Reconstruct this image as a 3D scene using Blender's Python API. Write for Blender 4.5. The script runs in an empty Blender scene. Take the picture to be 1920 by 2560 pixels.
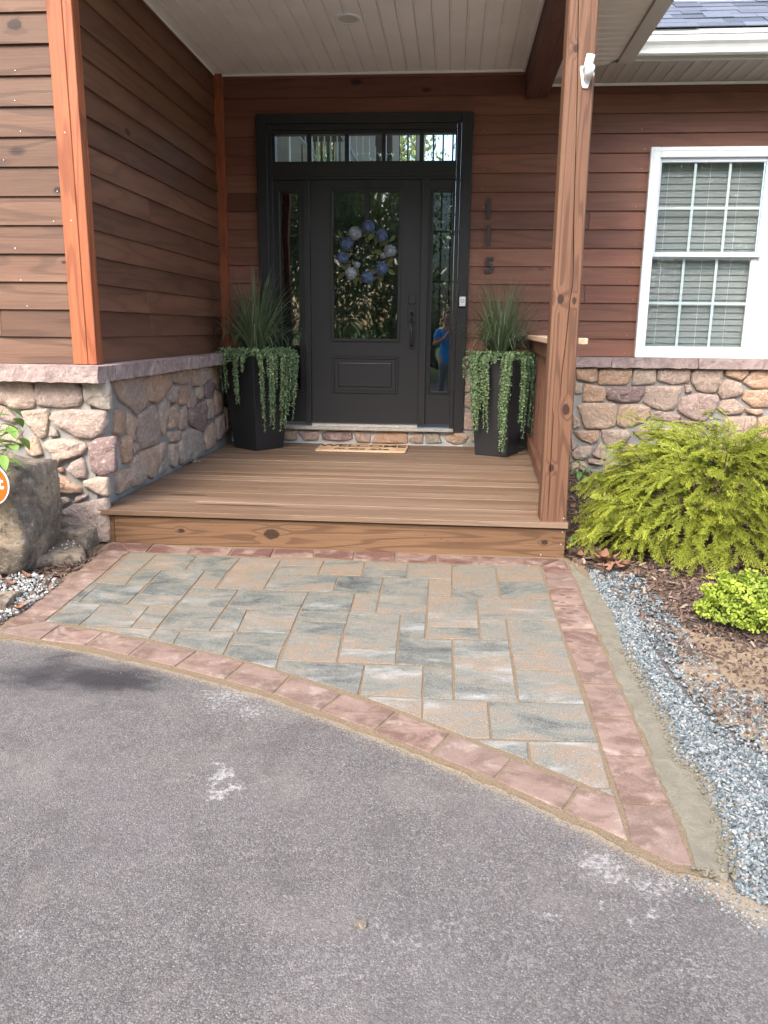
import bpy, bmesh, math, random
import numpy as np
from mathutils import Vector, Matrix, noise as mnoise
R = math.radians
random.seed(7); rng = np.random.default_rng(7)

# ------------------------------------------------------------------ camera, light, exposure
FPX = 1970.0
CM = np.array([[0.9962506, 0.085947, 0.009892], [-0.0290066, 0.2241114, 0.9741318], [-0.0815067, 0.9707663, -0.2257641]])
CAMZ = 1.21
sc = bpy.context.scene
col = sc.collection
cam = bpy.data.cameras.new('camera'); co = bpy.data.objects.new('camera', cam); col.objects.link(co)
cam.sensor_fit = 'VERTICAL'; cam.sensor_height = 24.0; cam.lens = FPX/2560*24.0
cam.clip_start = 0.02; cam.clip_end = 1000
mm = Matrix([[CM[0][i], CM[1][i], -CM[2][i]] for i in range(3)]).to_4x4()
mm.translation = Vector((0, 0, CAMZ)); co.matrix_world = mm
sc.camera = co
SUN_EL, SUN_AZ = 46, 200           # azimuth clockwise from +Y (into the scene): sun behind the camera
w = bpy.data.worlds.new('World'); sc.world = w; w.use_nodes = True
wn = w.node_tree; bg = wn.nodes['Background']
sky = wn.nodes.new('ShaderNodeTexSky'); sky.sky_type = 'NISHITA'; sky.sun_disc = False
sky.sun_elevation = R(SUN_EL); sky.sun_rotation = R(SUN_AZ); sky.dust_density = 4.0; sky.air_density = 1.0; sky.ozone_density = 1.0
wn.links.new(sky.outputs[0], bg.inputs[0]); bg.inputs[1].default_value = 0.15
sl = bpy.data.lights.new('sun', 'SUN'); sl.energy = .7; sl.angle = R(30); sl.color = (1, .96, .9)
so = bpy.data.objects.new('sun', sl); col.objects.link(so)
sd = Vector((math.sin(R(SUN_AZ))*math.cos(R(SUN_EL)), math.cos(R(SUN_AZ))*math.cos(R(SUN_EL)), math.sin(R(SUN_EL))))
so.rotation_euler = sd.to_track_quat('Z', 'Y').to_euler(); so.location = (0, -10, 20)
vs = sc.view_settings; vs.view_transform = 'Standard'; vs.look = 'None'; vs.gamma = 1; vs.use_curve_mapping = False
vs.exposure = 2.1

# ------------------------------------------------------------------ measuring helpers: photo pixel -> world point
def ray(x, y): return CM.T @ np.array([(x-960)/FPX, -(y-1280)/FPX, 1.])
def onY(x, y, Y): d = ray(x, y)*1.; p = d*Y/d[1]; return (p[0], p[1], p[2]+CAMZ)
def onX(x, y, X): d = ray(x, y); p = d*X/d[0]; return (p[0], p[1], p[2]+CAMZ)
def onZ(x, y, Z): d = ray(x, y); p = d*(Z-CAMZ)/d[2]; return (p[0], p[1], Z)
SL = .05
def gz(y): return -SL*(4.22-max(min(y, 4.22), -6.0))
def onG(x, y):
    d = ray(x, y); t = (-CAMZ-SL*4.22)/(d[2]-SL*d[1]); return (t*d[0], t*d[1])

# ------------------------------------------------------------------ object helpers
def tag(o, label=None, cat=None, group=None, kind=None):
    if label: o['label'] = label
    if cat: o['category'] = cat
    if group: o['group'] = group
    if kind: o['kind'] = kind
    return o
def thing(name, label, cat, loc=(0, 0, 0), group=None, kind=None):
    o = bpy.data.objects.new(name, None); col.objects.link(o); o.location = loc; o.empty_display_size = .1
    return tag(o, label, cat, group, kind)
class MB:
    def __init__(s): s.v = []; s.f = []
    def add(s, vs_, fs):
        n = len(s.v); s.v += [tuple(map(float, p)) for p in vs_]; s.f += [tuple(i+n for i in f) for f in fs]; return s
    def box(s, x0, x1, y0, y1, z0, z1):
        return s.add([(x0,y0,z0),(x1,y0,z0),(x1,y1,z0),(x0,y1,z0),(x0,y0,z1),(x1,y0,z1),(x1,y1,z1),(x0,y1,z1)],
                     [(0,3,2,1),(4,5,6,7),(0,1,5,4),(1,2,6,5),(2,3,7,6),(3,0,4,7)])
    def prism(s, pts, d):   # pts: planar 3D loop, d: extrusion vector
        n = len(pts); a = [Vector(p) for p in pts]; b = [p+Vector(d) for p in a]
        return s.add(a+b, [tuple(range(n))[::-1], tuple(range(n, 2*n))] + [(i, (i+1) % n, (i+1) % n+n, i+n) for i in range(n)])
    def tube(s, pts, r, n=8, cap=True):
        pts = [Vector(p) for p in pts]; rs = r if isinstance(r, (list, tuple)) else [r]*len(pts)
        base = len(s.v); up = Vector((.13, .31, .94))
        for i, p in enumerate(pts):
            t = (pts[min(i+1, len(pts)-1)]-pts[max(i-1, 0)]).normalized()
            a = t.cross(up);  a = a.normalized() if a.length > 1e-4 else Vector((1, 0, 0)); b = t.cross(a)
            for k in range(n):
                q = p + (a*math.cos(2*PI*k/n)+b*math.sin(2*PI*k/n))*rs[i]; s.v.append(tuple(q))
        for i in range(len(pts)-1):
            for k in range(n): s.f.append((base+i*n+k, base+i*n+(k+1) % n, base+(i+1)*n+(k+1) % n, base+(i+1)*n+k))
        if cap: s.f.append(tuple(base+k for k in range(n))[::-1]); s.f.append(tuple(base+(len(pts)-1)*n+k for k in range(n)))
        return s
    def build(s, name, mat, parent=None, bevel=0, smooth=False, seg=1):
        me = bpy.data.meshes.new(name); me.from_pydata(s.v, [], s.f); me.update()
        return finish(name, me, mat, parent, bevel, smooth, seg)
PI = math.pi
def finish(name, me, mat, parent=None, bevel=0, smooth=False, seg=1):
    bm = bmesh.new(); bm.from_mesh(me); bmesh.ops.recalc_face_normals(bm, faces=bm.faces); bm.to_mesh(me); bm.free()
    if smooth:
        me.polygons.foreach_set('use_smooth', [True]*len(me.polygons))
    me.materials.append(mat)
    o = bpy.data.objects.new(name, me); col.objects.link(o)
    if parent:
        o.parent = parent
        l = parent.location
        if parent.parent is None and parent.type == 'EMPTY': o.location = -l
    if bevel:
        m = o.modifiers.new('bevel', 'BEVEL'); m.width = bevel; m.segments = seg; m.limit_method = 'ANGLE'; m.angle_limit = R(35)
    return o
def box(name, b, mat, parent=None, bevel=.002, seg=1): return MB().box(*b).build(name, mat, parent, bevel, seg=seg)
def fast(name, V, F, mat, parent=None, smooth=False, attr=None):   # numpy arrays; F (n,k)
    me = bpy.data.meshes.new(name); V = np.asarray(V, np.float32); F = np.asarray(F, np.int32)
    n, k = F.shape
    me.vertices.add(len(V)); me.vertices.foreach_set('co', V.ravel())
    me.loops.add(n*k); me.loops.foreach_set('vertex_index', F.ravel())
    me.polygons.add(n); me.polygons.foreach_set('loop_start', np.arange(0, n*k, k, dtype=np.int32))
    me.polygons.foreach_set('use_smooth', np.full(n, smooth))
    if attr is not None:
        a = me.attributes.new('tint', 'FLOAT', 'POINT'); a.data.foreach_set('value', np.asarray(attr, np.float32))
    me.update(calc_edges=True); me.validate()
    me.materials.append(mat)
    o = bpy.data.objects.new(name, me); col.objects.link(o)
    if parent:
        o.parent = parent
        if parent.parent is None and parent.type == 'EMPTY': o.location = -parent.location
    return o
def text_mesh(name, body, size, mat, parent, mtx, depth=.001, shear=0, bold=0):
    cu = bpy.data.curves.new('t', 'FONT'); cu.body = body; cu.size = size; cu.extrude = depth; cu.align_x = 'CENTER'; cu.shear = shear; cu.offset = bold
    cu.resolution_u = 4
    t = bpy.data.objects.new('t', cu); col.objects.link(t)
    bpy.context.view_layer.update()
    me = bpy.data.meshes.new_from_object(t.evaluated_get(bpy.context.evaluated_depsgraph_get()))
    bpy.data.objects.remove(t); me.name = name; me.transform(mtx)
    me.materials.clear(); me.materials.append(mat)
    o = bpy.data.objects.new(name, me); col.objects.link(o)
    if parent:
        o.parent = parent
        if parent.parent is None and parent.type == 'EMPTY': o.location = -parent.location
    return o
def copy_tree(o, parent=None):
    c = o.copy(); col.objects.link(c); c.parent = parent
    for ch in list(o.children): copy_tree(ch, c)
    return c

# ------------------------------------------------------------------ materials
class NT:
    def __init__(s, name):
        s.m = bpy.data.materials.new(name); s.m.use_nodes = True; s.t = s.m.node_tree
        s.b = s.t.nodes['Principled BSDF']; s.out = s.t.nodes['Material Output']
    def n(s, typ, **k):
        nd = s.t.nodes.new(typ)
        for a, v in k.items(): setattr(nd, a, v)
        return nd
    def L(s, a, b): s.t.links.new(a, b)
    def put(s, sock, v):
        if isinstance(v, bpy.types.NodeSocket): s.L(v, sock)
        elif isinstance(v, (tuple, list)) and sock.type == 'RGBA' and len(v) == 3: sock.default_value = (*v, 1)
        else: sock.default_value = v
    def math(s, op, a, b=0., c=0., clamp=False):
        nd = s.n('ShaderNodeMath', operation=op, use_clamp=clamp); s.put(nd.inputs[0], a); s.put(nd.inputs[1], b); s.put(nd.inputs[2], c); return nd.outputs[0]
    def vmath(s, op, a, b=(0, 0, 0)):
        nd = s.n('ShaderNodeVectorMath', operation=op); s.put(nd.inputs[0], a)
        if op == 'SCALE': s.put(nd.inputs[3], b)
        else: s.put(nd.inputs[1], b)
        return nd.outputs[1] if op in ('LENGTH', 'DISTANCE', 'DOT_PRODUCT') else nd.outputs[0]
    def mix(s, f, a, b, mode='MIX'):
        nd = s.n('ShaderNodeMix', data_type='RGBA', blend_type=mode); s.put(nd.inputs[0], f); s.put(nd.inputs[6], a); s.put(nd.inputs[7], b); return nd.outputs[2]
    def noise(s, v, scale, detail=3, rough=.55, dist=0.):
        nd = s.n('ShaderNodeTexNoise'); s.put(nd.inputs['Vector'], v); nd.inputs['Scale'].default_value = scale; nd.inputs['Detail'].default_value = detail
        nd.inputs['Roughness'].default_value = rough; nd.inputs['Distortion'].default_value = dist; return nd.outputs[0]
    def voro(s, v, scale, feature='F1', rand=1.):
        nd = s.n('ShaderNodeTexVoronoi', feature=feature); s.put(nd.inputs['Vector'], v); nd.inputs['Scale'].default_value = scale; nd.inputs['Randomness'].default_value = rand; return nd
    def ss(s, x, a, b, to0=0., to1=1.):
        nd = s.n('ShaderNodeMapRange', interpolation_type='SMOOTHSTEP'); s.put(nd.inputs[0], x); s.put(nd.inputs[1], a); s.put(nd.inputs[2], b); nd.inputs[3].default_value = to0; nd.inputs[4].default_value = to1; return nd.outputs[0]
    def ramp(s, f, stops, mode='LINEAR'):
        nd = s.n('ShaderNodeValToRGB'); nd.color_ramp.interpolation = mode; e = nd.color_ramp.elements
        while len(e) < len(stops): e.new(.5)
        for i, (p, c) in enumerate(stops): e[i].position = p; e[i].color = (*c, 1) if len(c) == 3 else c
        s.put(nd.inputs[0], f); return nd.outputs[0]
    def obj(s): return s.n('ShaderNodeTexCoord').outputs['Object']
    def rnd(s): return s.n('ShaderNodeObjectInfo').outputs['Random']
    def off(s, k=37.): # object coordinates shifted by the object's own random number
        r = s.rnd(); c = s.n('ShaderNodeCombineXYZ'); s.put(c.inputs[0], s.math('MULTIPLY', r, k)); s.put(c.inputs[1], s.math('MULTIPLY', r, k*1.7)); s.put(c.inputs[2], s.math('MULTIPLY', r, k*2.3))
        return s.vmath('ADD', s.obj(), c.outputs[0])
    def bump(s, h, strength=.5, dist=.01, prev=None):
        nd = s.n('ShaderNodeBump'); s.put(nd.inputs['Strength'], strength); nd.inputs['Distance'].default_value = dist; s.put(nd.inputs['Height'], h)
        if prev: s.L(prev, nd.inputs['Normal'])
        return nd.outputs[0]
    def done(s, color=None, rough=None, bump=None, metal=None, spec=None):
        if color is not None: s.put(s.b.inputs['Base Color'], color)
        if rough is not None: s.put(s.b.inputs['Roughness'], rough)
        if metal is not None: s.b.inputs['Metallic'].default_value = metal
        if spec is not None: s.b.inputs['Specular IOR Level'].default_value = spec
        if bump is not None: s.L(bump, s.b.inputs['Normal'])
        return s.m
def spots(s, v, lst, soft=.35):   # mask of elongated stains: (x,y,z, rx,ry,rz)
    out = None; nz = s.n('ShaderNodeTexNoise'); s.put(nz.inputs['Vector'], v); nz.inputs['Scale'].default_value = 9; nz.inputs['Detail'].default_value = 5
    wv = s.vmath('SCALE', s.vmath('SUBTRACT', nz.outputs[1], (.5, .5, .5)), .05)
    for (x, y, z, rx, ry, rz) in lst:
        q = s.vmath('ADD', s.vmath('SUBTRACT', v, (x, y, z)), s.vmath('MULTIPLY', wv, (rx*12, ry*12, rz*12)))
        d = s.vmath('LENGTH', s.vmath('DIVIDE', q, (rx, ry, rz)))
        k = s.ss(d, 1.0, 1-soft, 0, 1); out = k if out is None else s.math('MAXIMUM', out, k)
    return out
def wood(name, c0, c1, cd, axis='x', rings=14, knots=2.2, spread=.35, fine=1., rough=.6, spotknots=(), wet=(), vary=.35, stretch=9):
    s = NT(name); o = s.obj(); v = s.off()
    q9 = stretch
    st = {'x': (1, q9, q9), 'y': (q9, 1, q9), 'z': (q9, q9, 1)}[axis]
    v1 = s.vmath('MULTIPLY', v, st)
    # knots
    vk = s.voro(s.vmath('MULTIPLY', v, {'x': (.7, 1.5, 1.5), 'y': (1.5, .7, 1.5), 'z': (1.5, 1.5, .7)}[axis]), knots); dk = vk.outputs['Distance']
    kn = s.ss(dk, .085, .045); halo = s.ss(dk, .3, .02)
    for (x, y, z, r) in spotknots:
        e = {'x': (1.5, 1, 1), 'y': (1, 1.5, 1), 'z': (1, 1, 1.5)}[axis]
        d = s.vmath('LENGTH', s.vmath('DIVIDE', s.vmath('SUBTRACT', o, (x, y, z)), tuple(r*q for q in e)))
        d = s.math('ADD', d, s.math('MULTIPLY', s.math('SUBTRACT', s.noise(o, 30, 2), .5), .55)); kn = s.math('MAXIMUM', kn, s.ss(d, 1.05, .75)); halo = s.math('MAXIMUM', halo, s.ss(d, 2.8, .7))
    f = s.noise(v1, .42, 2, .5)
    f = s.math('ADD', f, s.math('MULTIPLY', halo, .055))
    g = s.math('SINE', s.math('MULTIPLY', f, rings*6.28))
    g = s.ss(g, .2, 1.0)
    fine_ = s.noise(s.vmath('MULTIPLY', v, tuple(q*8 if q > 1 else 2.5 for q in st)), 1.6, 6, .7)
    blot = s.noise(v1, .35, 4, .6)
    colr = s.mix(s.ss(blot, .3, .7), c0, c1)
    colr = s.mix(s.math('MULTIPLY', g, spread), colr, cd)
    colr = s.mix(s.math('MULTIPLY', s.ss(fine_, .42, .72), .45*fine), colr, cd)
    kc = tuple(q*.35 for q in cd)
    colr = s.mix(s.math('MULTIPLY', kn, .85), colr, kc)
    b = s.math('ADD', s.math('MULTIPLY', s.rnd(), vary), 1-vary/2)
    cc = s.n('ShaderNodeCombineColor'); [s.put(cc.inputs[i], b) for i in range(3)]
    colr = s.mix(1., colr, cc.outputs[0], 'MULTIPLY')
    rg = rough
    if wet:
        k = spots(s, o, wet, .3); colr = s.mix(s.math('MULTIPLY', k, .7), colr, tuple(q*.3 for q in c0)); rg = s.math('SUBTRACT', rough, s.math('MULTIPLY', k, .25))
    h = s.math('ADD', s.math('MULTIPLY', g, -.4), s.math('MULTIPLY', fine_, .8))
    return s.done(colr, rg, s.bump(h, .35, .004), spec=.3)
def plain(name, c, rough=.5, metal=0., bumps=0., var=.0, scale=40):
    s = NT(name); colr = c
    nz = s.noise(s.obj(), scale, 4)
    if var: colr = s.mix(s.ss(nz, .3, .7), tuple(q*(1-var) for q in c), tuple(min(1, q*(1+var)) for q in c))
    return s.done(colr, rough, s.bump(nz, bumps, .003) if bumps else None, metal)
def leafmat(name, ca, cb, rough=.55, trans=.25, attr=True, rv=.25):
    s = NT(name)
    a = s.n('ShaderNodeAttribute', attribute_name='tint').outputs['Fac'] if attr else s.noise(s.obj(), 12, 3)
    c = s.mix(a, ca, cb)
    nz = s.noise(s.obj(), 25, 2); c = s.mix(s.math('MULTIPLY', nz, rv), c, tuple(q*.4 for q in ca))
    s.done(c, rough, spec=.35)
    tr = s.n('ShaderNodeBsdfTranslucent'); s.put(tr.inputs[0], c); mx = s.n('ShaderNodeMixShader'); mx.inputs[0].default_value = trans
    s.L(s.b.outputs[0], mx.inputs[1]); s.L(tr.outputs[0], mx.inputs[2]); s.L(mx.outputs[0], s.out.inputs[0]); return s.m
def glass(name, tint=(.9, .95, .93), ior=1.5, boost=1.0, wob=.03, gr=.004):
    s = NT(name); g = s.n('ShaderNodeBsdfGlossy'); g.inputs['Roughness'].default_value = gr; g.inputs[0].default_value = (1, 1, 1, 1)
    t = s.n('ShaderNodeBsdfTransparent'); t.inputs[0].default_value = (*tint, 1)
    nz = s.noise(s.obj(), 3.0, 1); bp = s.bump(nz, wob, .01); s.L(bp, g.inputs['Normal'])
    ge = s.n('ShaderNodeNewGeometry'); cs = s.math('ABSOLUTE', s.vmath('DOT_PRODUCT', ge.outputs['Normal'], ge.outputs['Incoming'])); fr = s.math('ADD', .04, s.math('MULTIPLY', s.math('POWER', s.math('SUBTRACT', 1., cs, clamp=True), 5.), .9))
    k = s.math('MULTIPLY', fr, boost, clamp=True); mx = s.n('ShaderNodeMixShader'); s.L(k, mx.inputs[0]); s.L(t.outputs[0], mx.inputs[1]); s.L(g.outputs[0], mx.inputs[2])
    s.L(mx.outputs[0], s.out.inputs[0]); return s.m
M = {}
M['siding_brown'] = wood('siding_brown', (.098, .047, .029), (.165, .092, .057), (.042, .021, .015), 'x', 10, 1.6, .38, fine=.7, rough=.55, vary=.5, spotknots=[(*onY(35, 60, 4.325), .030), (*onY(145, 475, 4.325), .016), (*onY(158, 655, 4.325), .012)])
M['siding_side'] = wood('siding_side', (.125, .056, .034), (.19, .092, .056), (.06, .028, .019), 'y', 9, 1.9, .28, fine=.7, rough=.55, vary=.4)
M['siding_red'] = wood('siding_red', (.17, .068, .043), (.225, .10, .064), (.075, .031, .022), 'x', 8, 1.9, .25, fine=.7, rough=.5, vary=.45)
M['cedar_trim'] = wood('cedar_trim', (.30, .085, .036), (.38, .128, .057), (.12, .032, .017), 'z', 10, 3.2, .45, rough=.5, vary=.15)
M['deck'] = wood('deck_wood', (.140, .088, .056), (.24, .170, .118), (.075, .042, .028), 'x', 12, .8, .22, stretch=14, rough=.5, vary=.18,
                 wet=[(*onZ(470, 1236, .2), .17, .02, .1), (*onZ(600, 1262, .2), .32, .02, .1), (*onZ(420, 1251, .2), .2, .02, .1)])
M['fascia'] = wood('fascia_wood', (.122, .066, .034), (.170, .097, .052), (.05, .024, .014), 'x', 14, .5, .5, stretch=16, rough=.55, vary=.05,
                   spotknots=[(*onY(679, 1336, 4.225), .032), (*onY(452, 1327, 4.225), .014), (*onY(1362, 1356, 4.225), .015)])
M['post'] = wood('post_wood', (.135, .066, .037), (.175, .092, .054), (.052, .022, .014), 'z', 15, .5, .55, rough=.6, vary=.05, stretch=20,
                 spotknots=[(*onY(1415, 1024, 4.235), .022), (*onY(1378, 1170, 4.235), .016), (*onY(1402, 748, 4.235), .019), (*onY(1436, 752, 4.235), .013), (*onY(1440, 122, 4.235), .014)])
M['rail'] = wood('rail_wood', (.12, .055, .035), (.17, .082, .05), (.06, .025, .018), 'z', 10, 1, .4, vary=.2)
M['railcap'] = wood('rail_cap_wood', (.40, .28, .19), (.5, .37, .27), (.2, .12, .08), 'y', 10, 1, .3, vary=.1)
M['beam'] = wood('beam_wood', (.10, .045, .035), (.14, .065, .05), (.05, .02, .02), 'y', 10, 1.2, .3, vary=.1)
M['door'] = plain('black_door_paint', (.014, .015, .018), .38, bumps=.03, scale=90)
M['iron'] = plain('dark_iron', (.012, .012, .013), .45)
M['vinyl'] = plain('white_vinyl', (.76, .83, .86), .35, bumps=.02, var=.03)
M['vinyl_sash'] = plain('grey_vinyl', (.55, .60, .66), .4)
M['muntin'] = plain('muntin_grey', (.62, .70, .72), .5)
M['blind'] = plain('blind_slat', (.235, .255, .25), .5)
M['glass'] = glass('window_glass', (.93, .95, .95), boost=1.3)
M['doorglass'] = glass('door_glass', (.17, .18, .18), 1.5, 3.6, .14, .016)
M['metal'] = plain('threshold_metal', (.62, .60, .57), .35, .7, .05, .1)
M['ceil'] = plain('ceiling_vinyl', (.86, .86, .85), .45, var=.04, scale=3)
M['soffit'] = plain('soffit_vinyl', (.64, .62, .57), .5, var=.04, scale=3)
M['fasciametal'] = plain('fascia_metal', (.46, .45, .41), .4, var=.05, scale=3)
M['gutter'] = plain('gutter_paint', (.74, .78, .76), .3, var=.06, scale=5)
def gen_stone():
    s = NT('fieldstone'); v = s.off(); r = s.rnd()
    base = s.ramp(r, [(0, (.33, .245, .195)), (.18, (.40, .275, .185)), (.36, (.37, .29, .225)), (.5, (.28, .215, .185)), (.60, (.40, .245, .15)), (.72, (.27, .245, .205)), (.83, (.33, .235, .205)), (.93, (.155, .095, .10))], 'CONSTANT')
    a = s.noise(v, 9, 6, .65, .6); b = s.noise(v, 38, 5, .7)
    bb = s.mix(.18, base, (.62, .50, .42)); c = s.mix(s.math('MULTIPLY', s.ss(a, .50, .66), .35), bb, (.24, .19, .165)); c = s.mix(s.math('MULTIPLY', s.ss(a, .46, .30), .6), c, (.62, .50, .40))
    c = s.mix(s.math('MULTIPLY', s.ss(b, .54, .68), .32), c, (.15, .115, .10)); c = s.mix(s.math('MULTIPLY', s.ss(b, .46, .34), .45), c, (.66, .58, .50))
    rd = s.math('ABSOLUTE', s.math('SUBTRACT', s.noise(v, 11, 7, .62, .9), .5))
    h = s.math('ADD', s.math('MULTIPLY', rd, 2.4), s.math('MULTIPLY', b, .5))
    return s.done(c, .85, s.bump(h, .8, .022), spec=.2)
M['stone'] = gen_stone()
def gen_mortar(name, c):
    s = NT(name); v = s.obj(); a = s.noise(v, 30, 6, .7); b = s.noise(v, 4, 3)
    k = s.mix(s.ss(b, .3, .7), tuple(q*.85 for q in c), tuple(q*1.1 for q in c)); k = s.mix(s.math('MULTIPLY', s.ss(a, .5, .7), .3), k, tuple(q*.5 for q in c))
    return s.done(k, .9, s.bump(a, .5, .01), spec=.2)
M['mortar'] = gen_mortar('mortar_grey', (.28, .275, .26)); M['mortar_light'] = gen_mortar('mortar_light', (.45, .47, .47))
def gen_cap():
    s = NT('capstone'); v = s.off(); a = s.noise(v, 14, 6, .65, .5); b = s.noise(v, 60, 4, .7)
    c = s.mix(s.ss(a, .3, .7), (.40, .315, .285), (.22, .165, .158)); c = s.mix(s.math('MULTIPLY', s.ss(b, .5, .75), .4), c, (.15, .11, .11))
    return s.done(c, .85, s.bump(s.math('ADD', a, s.math('MULTIPLY', b, .4)), .8, .018), spec=.2)
M['cap'] = gen_cap()
def gen_paver():
    s = NT('blended_paver'); o = s.obj(); v = s.off(53); r = s.rnd()
    v2 = s.vmath('MULTIPLY', v, (1.0, 2.1, 1)); a = s.noise(v2, 3.4, 8, .72, .8)
    a = s.math('ADD', s.math('MULTIPLY', s.math('SUBTRACT', a, .5), 1.5), s.math('ADD', .5, s.math('MULTIPLY', s.math('SUBTRACT', r, .5), .22)))
    c = s.ramp(a, [(.18, (.030, .034, .033)), (.32, (.065, .073, .066)), (.42, (.098, .104, .089)), (.51, (.135, .130, .105)), (.59, (.140, .118, .088)), (.66, (.185, .125, .078)), (.73, (.135, .122, .10)), (.9, (.135, .15, .152))])
    pale = s.ss(s.noise(v2, 3.1, 6, .7, .4), .5, .78)
    sy = s.n('ShaderNodeSeparateXYZ'); s.put(sy.inputs[0], o)
    near = s.ss(sy.outputs[1], 4.15, 2.3)     # residue of joint haze lies thicker on the lower courses
    c = s.mix(s.math('MULTIPLY', pale, s.math('ADD', s.math('MULTIPLY', near, .55), .22)), c, (.36, .37, .36))
    c = s.mix(s.math('MULTIPLY', near, .10), c, (.36, .335, .30))
    g = s.noise(o, 260, 2, .6); c = s.mix(s.math('MULTIPLY', s.ss(g, .54, .66), .4), c, (.40, .375, .335)); c = s.mix(s.math('MULTIPLY', s.ss(g, .44, .32), .4), c, (.07, .065, .06))
    h = s.math('ADD', s.math('MULTIPLY', s.noise(o, 120, 4, .7), .4), s.math('MULTIPLY', s.noise(v, 14, 4), 1.))
    return s.done(c, .82, s.bump(h, .5, .006), spec=.25)
M['paver'] = gen_paver()
def gen_red():
    s = NT('red_paver'); o = s.obj(); v = s.off(53); r = s.rnd()
    a = s.noise(s.vmath('MULTIPLY', v, (1, 1.6, 1)), 7, 5, .65, .6)
    c = s.mix(s.ss(a, .38, .62), (.118, .072, .054), (.22, .150, .120)); c = s.mix(s.math('MULTIPLY', r, .5), c, (.15, .11, .092))
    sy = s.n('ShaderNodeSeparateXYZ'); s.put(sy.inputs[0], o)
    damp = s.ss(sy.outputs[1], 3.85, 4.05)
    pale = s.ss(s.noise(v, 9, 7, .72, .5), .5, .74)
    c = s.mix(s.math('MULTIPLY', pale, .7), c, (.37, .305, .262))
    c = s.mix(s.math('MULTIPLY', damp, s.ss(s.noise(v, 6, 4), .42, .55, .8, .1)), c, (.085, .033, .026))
    g = s.noise(o, 240, 2, .6); c = s.mix(s.math('MULTIPLY', s.ss(g, .56, .72), .3), c, (.38, .29, .265))
    dr = spots(s, o, [(onG(x, y)[0], onG(x, y)[1], gz(onG(x, y)[1]), .02, .013, .2) for x, y in ((1381, 1477), (1407, 1488), (1422, 1494), (1388, 1504), (1406, 1507), (1408, 1522), (1425, 1533), (1413, 1583), (1424, 1604), (1440, 1528))], .4)
    c = s.mix(s.math('MULTIPLY', dr, .8), c, (.10, .06, .055))
    h = s.math('ADD', s.math('MULTIPLY', s.noise(o, 120, 4, .7), .4), s.noise(v, 18, 4))
    return s.done(c, .8, s.bump(h, .6, .006), spec=.25)
M['red'] = gen_red()
def gen_sand(name, c):
    s = NT(name); o = s.obj(); g = s.noise(o, 300, 3, .7); c2 = s.mix(s.ss(g, .35, .7), tuple(q*.6 for q in c), tuple(min(1, q*1.25) for q in c))
    return s.done(c2, .95, s.bump(g, .7, .004), spec=.1)
M['sand'] = gen_sand('joint_sand', (.20, .152, .102))
def gen_asphalt():
    s = NT('asphalt'); o = s.obj()
    vo = s.voro(o, 250); cell = s.n('ShaderNodeSeparateColor'); s.L(vo.outputs['Color'], cell.inputs[0]); rc = cell.outputs[0]
    big = s.noise(o, 1.3, 4); mid = s.noise(o, 12, 5, .7)
    c = s.ramp(rc, [(0, (.066, .060, .056)), (.45, (.104, .097, .091)), (.8, (.136, .128, .120)), (.95, (.168, .158, .149)), (1, (.22, .208, .196))])
    c = s.mix(s.math('MULTIPLY', s.ss(vo.outputs['Distance'], .45, .8), .6), c, (.055, .05, .053))
    c = s.mix(s.math('MULTIPLY', s.ss(big, .4, .65), .25), c, (.145, .132, .132))
    v2 = s.voro(o, 62); c2 = s.n('ShaderNodeSeparateColor'); s.L(v2.outputs['Color'], c2.inputs[0]); bigm = s.math('MULTIPLY', s.ss(c2.outputs[1], .72, .80), s.ss(v2.outputs['Distance'], .50, .36)); c = s.mix(s.math('MULTIPLY', bigm, .45), c, s.ramp(c2.outputs[2], [(0, (.05, .046, .045)), (.5, (.13, .12, .115)), (1, (.20, .18, .165))]))
    c = s.mix(s.math('MULTIPLY', s.ss(s.noise(o, 3.2, 6, .7, .5), .48, .66), .28), c, (.175, .158, .140)); c = s.mix(s.math('MULTIPLY', s.ss(s.noise(o, 5.5, 5, .7), .5, .36), .25), c, (.055, .05, .048))
    at = lambda n: s.n('ShaderNodeAttribute', attribute_name=n).outputs['Fac']
    wet = at('wet'); dust = at('dust'); sand = at('sand')
    wetm = s.ss(s.math('ADD', wet, s.math('MULTIPLY', s.math('SUBTRACT', s.noise(s.vmath('MULTIPLY', o, (.6, 1.4, 1)), 7, 7, .75, .6), .5), 1.5)), .2, .95)
    c = s.mix(s.math('MULTIPLY', wetm, .82), c, (.014, .015, .018))
    fn = s.noise(o, 75, 5, .75)
    dm = s.ss(s.math('ADD', dust, s.math('MULTIPLY', s.math('SUBTRACT', fn, .5), 1.9)), .42, 1.0)
    c = s.mix(s.math('MULTIPLY', dm, .5), c, (.50, .49, .47))
    sm = s.ss(s.math('ADD', sand, s.math('MULTIPLY', s.math('SUBTRACT', s.noise(o, 170, 3, .8), .5), 1.7)), .5, .75)
    c = s.mix(s.math('MULTIPLY', sm, .75), c, (.27, .215, .145))
    h = s.math('ADD', s.math('MULTIPLY', s.math('SUBTRACT', 1, vo.outputs['Distance']), .8), s.math('MULTIPLY', mid, 1.0))
    return s.done(c, s.math('SUBTRACT', .85, s.math('MULTIPLY', wetm, .35)), s.bump(h, .5, .005), spec=.3)
M['asphalt'] = gen_asphalt()
def gen_ground(name, ca, cb, cc, sc_=30, b=.8):
    s = NT(name); o = s.obj(); a = s.noise(o, sc_, 7, .7, .3); d = s.noise(o, sc_*6, 3, .7)
    c = s.mix(s.ss(a, .3, .7), ca, cb); c = s.mix(s.math('MULTIPLY', s.ss(d, .55, .7), .5), c, cc)
    return s.done(c, .95, s.bump(s.math('ADD', a, s.math('MULTIPLY', d, .3)), b, .02), spec=.1)
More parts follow.
